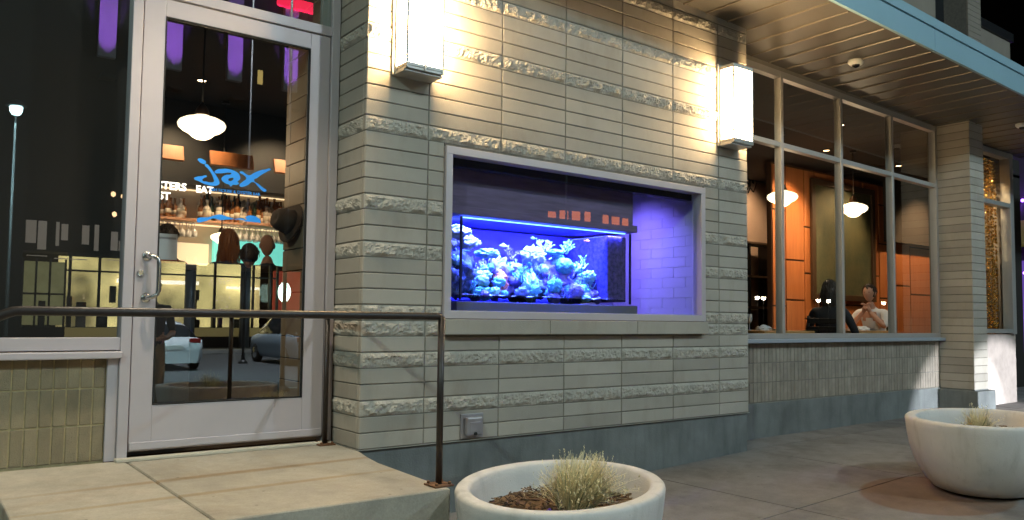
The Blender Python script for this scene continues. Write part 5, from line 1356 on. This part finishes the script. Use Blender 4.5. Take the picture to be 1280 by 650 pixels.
# ---- parked cars
def car(label, x, y, rz, body, kind):
    t = thing('parked_car', label, 'car', (x, y, STZ), 'cars parked along the road', rz=R(rz))
    L = 4.5; suv = kind == 'suv'
    top = 1.66 if suv else 1.44
    # stations: y, half width at belt, belt z, roof z, half width at roof
    if suv: stn = [(-2.2, .74, .62, .62, .70), (-2.1, .86, .98, 1.0, .80), (-1.95, .88, 1.02, 1.5, .70), (-1.6, .90, 1.04, top, .68), (.3, .90, 1.02, top, .68), (.9, .90, 1.0, 1.42, .70), (1.25, .89, 1.0, 1.02, .80), (2.0, .84, .88, .89, .74), (2.25, .72, .62, .62, .66)]
    else: stn = [(-2.25, .72, .60, .60, .66), (-2.15, .84, .90, .91, .76), (-1.55, .87, .95, .97, .80), (-.95, .88, .95, 1.34, .66), (-.5, .88, .94, top, .62), (.25, .88, .92, top-.01, .62), (.75, .88, .92, 1.22, .68), (1.2, .87, .92, .93, .78), (2.05, .82, .78, .79, .72), (2.28, .70, .55, .55, .62)]
    mb = MB(); rings = []
    for (yy, hw, bz, rz_, rw_) in stn:
        pts = [(-hw*.92, .22), (-hw, .42), (-hw, bz*.82), (-hw*.975, bz), (-rw_, max(rz_-.05, bz+.005)), (-rw_*.7, max(rz_, bz+.012))]
        pts = pts+[(-a, b) for a, b in pts[::-1]]
        rings.append([mb.bm.verts.new((a, yy, b)) for a, b in pts])
    n = len(rings[0])
    for i in range(len(rings)-1):
        for k in range(n):
            f = mb.bm.faces.new((rings[i][k], rings[i][(k+1) % n], rings[i+1][(k+1) % n], rings[i+1][k])); f.smooth = True
            gh = max(stn[i][3]-stn[i][2], stn[i+1][3]-stn[i+1][2]) > .2
            slope = abs(stn[i][3]-stn[i+1][3]) > .15
            if gh and (k in (3, 7) or (slope and k in (4, 5, 6))): f.material_index = 1
    mb.bm.faces.new(rings[0][::-1]); mb.bm.faces.new(rings[-1])
    mb.build('body', [body, mat('car_glass_'+label[:12], (.01, .012, .015), .05)], t)
    for sx in (-1, 1):
        for wy in (-1.38, 1.40):
            q = MB(); q.lathe([(.2, -.10), (.30, -.11), (.33, -.07), (.33, .07), (.30, .11), (.2, .10)], (sx*.80, wy, .33), 24, axis='x')
            w_ = q.build('wheel', mat('tyre_%s%d%d' % (label[:6], sx, wy*10), (.02, .02, .02), .8), t)
            q = MB(); q.lathe([(.001, .0), (.20, .0), (.20, .03), (.001, .045)], (sx*.80+(.085 if sx > 0 else -.13), wy, .33), 20, axis='x'); q.build('rim', M_STEEL, w_)
        q = MB(); q.box(sx*.62-.16, sx*.62+.16, -2.21 if suv else -2.19, -2.08, .80, .94, bev=.02); q.build('tail_light', mat('tail_%s%d' % (label[:8], sx), (.35, .02, .02), .3), t)
        q = MB(); q.box(sx*.60-.17, sx*.60+.17, 2.0, 2.17, .62, .76, bev=.03); q.build('headlight', mat('headlamp_%s%d' % (label[:8], sx), (.8, .8, .8), .2, emit=(.9, .95, 1.0), estr=(12 if 'silver' in label else 0)), t)
    q = MB(); q.box(-.26, .26, -2.27 if not suv else -2.22, -2.2, .66 if suv else .62, .78 if suv else .74); q.build('number_plate', M_WHITEP, t)
    return t
car('black saloon parked at the kerb behind the camera', -2.62, -7.5, -90, mat('black_car_paint', (.01, .01, .012), .2), 'saloon')
car('white saloon parked nose-in across the road', 3.95, -21.2, 180, mat('white_car_paint', (.70, .72, .75), .25), 'saloon')
car('pale blue SUV parked nose-in across the road', 8.65, -21.6, 180, mat('blue_car_paint', (.40, .50, .62), .25), 'suv')
sc_ = car('silver car at the kerb facing the far shop window with headlights on', 9.75, -8.6, 0, mat('silver_car_paint', (.45, .46, .48), .25, metal=.5), 'saloon')
for sx in (-1, 1):
    l_ = bpy.data.lights.new('headlight_beam', 'SPOT'); l_.energy = 3800; l_.color = (.86, .92, 1.0); l_.spot_size = R(27); l_.spot_blend = .3; l_.shadow_soft_size = .04
    o = bpy.data.objects.new('headlight_beam', l_); COL.objects.link(o); o.parent = sc_; o.location = (sx*.60, 2.24, .69)
    o.rotation_euler = Vector((.02, 6.8, -.80)).to_track_quat('-Z', 'Y').to_euler()

# ---- recessed downlight in the canopy above the landing, and a passer-by mirrored in the door
t = thing('recessed_spot', 'warm recessed downlight in the canopy above the entrance landing', 'spotlight', (-1.05, -.42, cz(-1.05)-.002), 'recessed spots in the ceiling')
q = MB(); q.lathe([(.075, .0), (.085, -.010), (.098, -.012), (.10, .0)], n=24); q.build('trim_ring', M_WHITEP, t)
q = MB(); q.lathe([(.073, -.002), (.073, -.006)], n=24); q.build('lamp_face', mat('canopy_lamp_face', (1, .8, .5), .5, emit=(1, .74, .42), estr=25), t)
l_ = bpy.data.lights.new('downlight_beam', 'SPOT'); l_.energy = 270; l_.color = (1, .85, .62); l_.spot_size = R(84); l_.spot_blend = .9; l_.shadow_soft_size = .06
o = bpy.data.objects.new('downlight_beam', l_); COL.objects.link(o); o.parent = t; o.location = (0, 0, -.03)
J = {'pelvis': ((0, 0, .95), (.15, .11)), 'belly': ((0, 0, 1.12), (.145, .11)), 'chest': ((0, .01, 1.33), (.17, .115)), 'neck0': ((0, .02, 1.47), .06), 'neck': ((0, .03, 1.56), .052)}
Bn = [('pelvis', 'belly'), ('belly', 'chest'), ('chest', 'neck0'), ('neck0', 'neck')]
for s_, n in ((-1, 'l'), (1, 'r')):
    J[n+'sh'] = ((s_*.19, .01, 1.42), .068); J[n+'el'] = ((s_*.25, .04, 1.12), .046); J[n+'wr'] = ((s_*.12, .26, 1.06), .03)
    J[n+'hip'] = ((s_*.10, 0, .88), .09); J[n+'kn'] = ((s_*.11, .02, .48), .062); J[n+'an'] = ((s_*.11, 0, .08), .042); J[n+'to'] = ((s_*.12, .16, .04), .038)
    Bn += [('chest', n+'sh'), (n+'sh', n+'el'), (n+'el', n+'wr'), ('pelvis', n+'hip'), (n+'hip', n+'kn'), (n+'kn', n+'an'), (n+'an', n+'to')]
person('person in a dark top and khaki trousers standing on the pavement, mirrored in the door', (.17, -5.25, gz(.17)), 0, [M_SKIN, M_JACKET, M_TROU, M_BLACK], J, Bn, regions(Bn, sleeve='short'), (M_HAIRB, 'short'), (0, .06, 1.665), 1.0, True, (((-.12, .26, 1.06), (.8, .5, .1), 1), ((.12, .26, 1.06), (-.8, .5, .1), -1)))

# ---- shopfront beyond the corner, glimpsed past the far window
t = thing('corner_shop', 'distant shop with a yellow awning and purple string lights beyond the building corner', 'building', (22.0, 5.0, -.3))
q = MB(); q.box(0, 3, -2.5, 6, 0, 7.5); q.box(-.02, 0, -2.3, 5.5, .4, 2.9, mi=1); q.build('shop_wall', [mat('plum_wall', (.10, .06, .12), .9), mat('dim_shop_glass', (.05, .05, .09), .2, emit=(.25, .12, .7), estr=.5)], t)
q = MB(); q.hull([(-.05, -2.3, 3.9), (-.05, 5.5, 3.9), (-.05, 5.5, 4.0), (-.05, -2.3, 4.0)], [(-1.0, -2.3, 3.2), (-1.0, 5.5, 3.2), (-1.0, 5.5, 3.25), (-1.0, -2.3, 3.25)]); q.build('awning', mat('yellow_awning', (.55, .38, .08), .8), t)
q = MB()
for k in range(46):
    yy = -2.2+k*.165; q.ball((-.12, yy, 4.6+.25*math.cos(k*.9)), .045, .045, .045, 8); q.ball((-.12, yy, 2.2+.9*math.sin(k*1.7)), .04, .04, .04, 8)
q.build('string_lights', mat('purple_bulb', (.4, .2, 1), .5, emit=(.35, .12, 1.0), estr=9), t)
for X, Z in ((3.30, 5.05), (3.62, 5.0), (3.36, 4.35), (3.72, 4.30)):
    x_, z_ = fb(X, Z); tt = thing('facade_lamp', 'small warm lamp on the dark office facade across the road', 'wall lamp', (x_, FY+.05, z_), 'small lamps on the office facade')
    q = MB(); q.box(-.09, .09, -.05, .04, -.12, .12, bev=.02); q.build('housing', M_BLACK, tt)
    q = MB(); q.ball((0, .10, 0), .10, .08, .12, 12); q.build('lamp_glass', mat('facade_lamp_%d' % int(X*100), (1, .8, .5), .5, emit=(1, .66, .34), estr=7), tt)
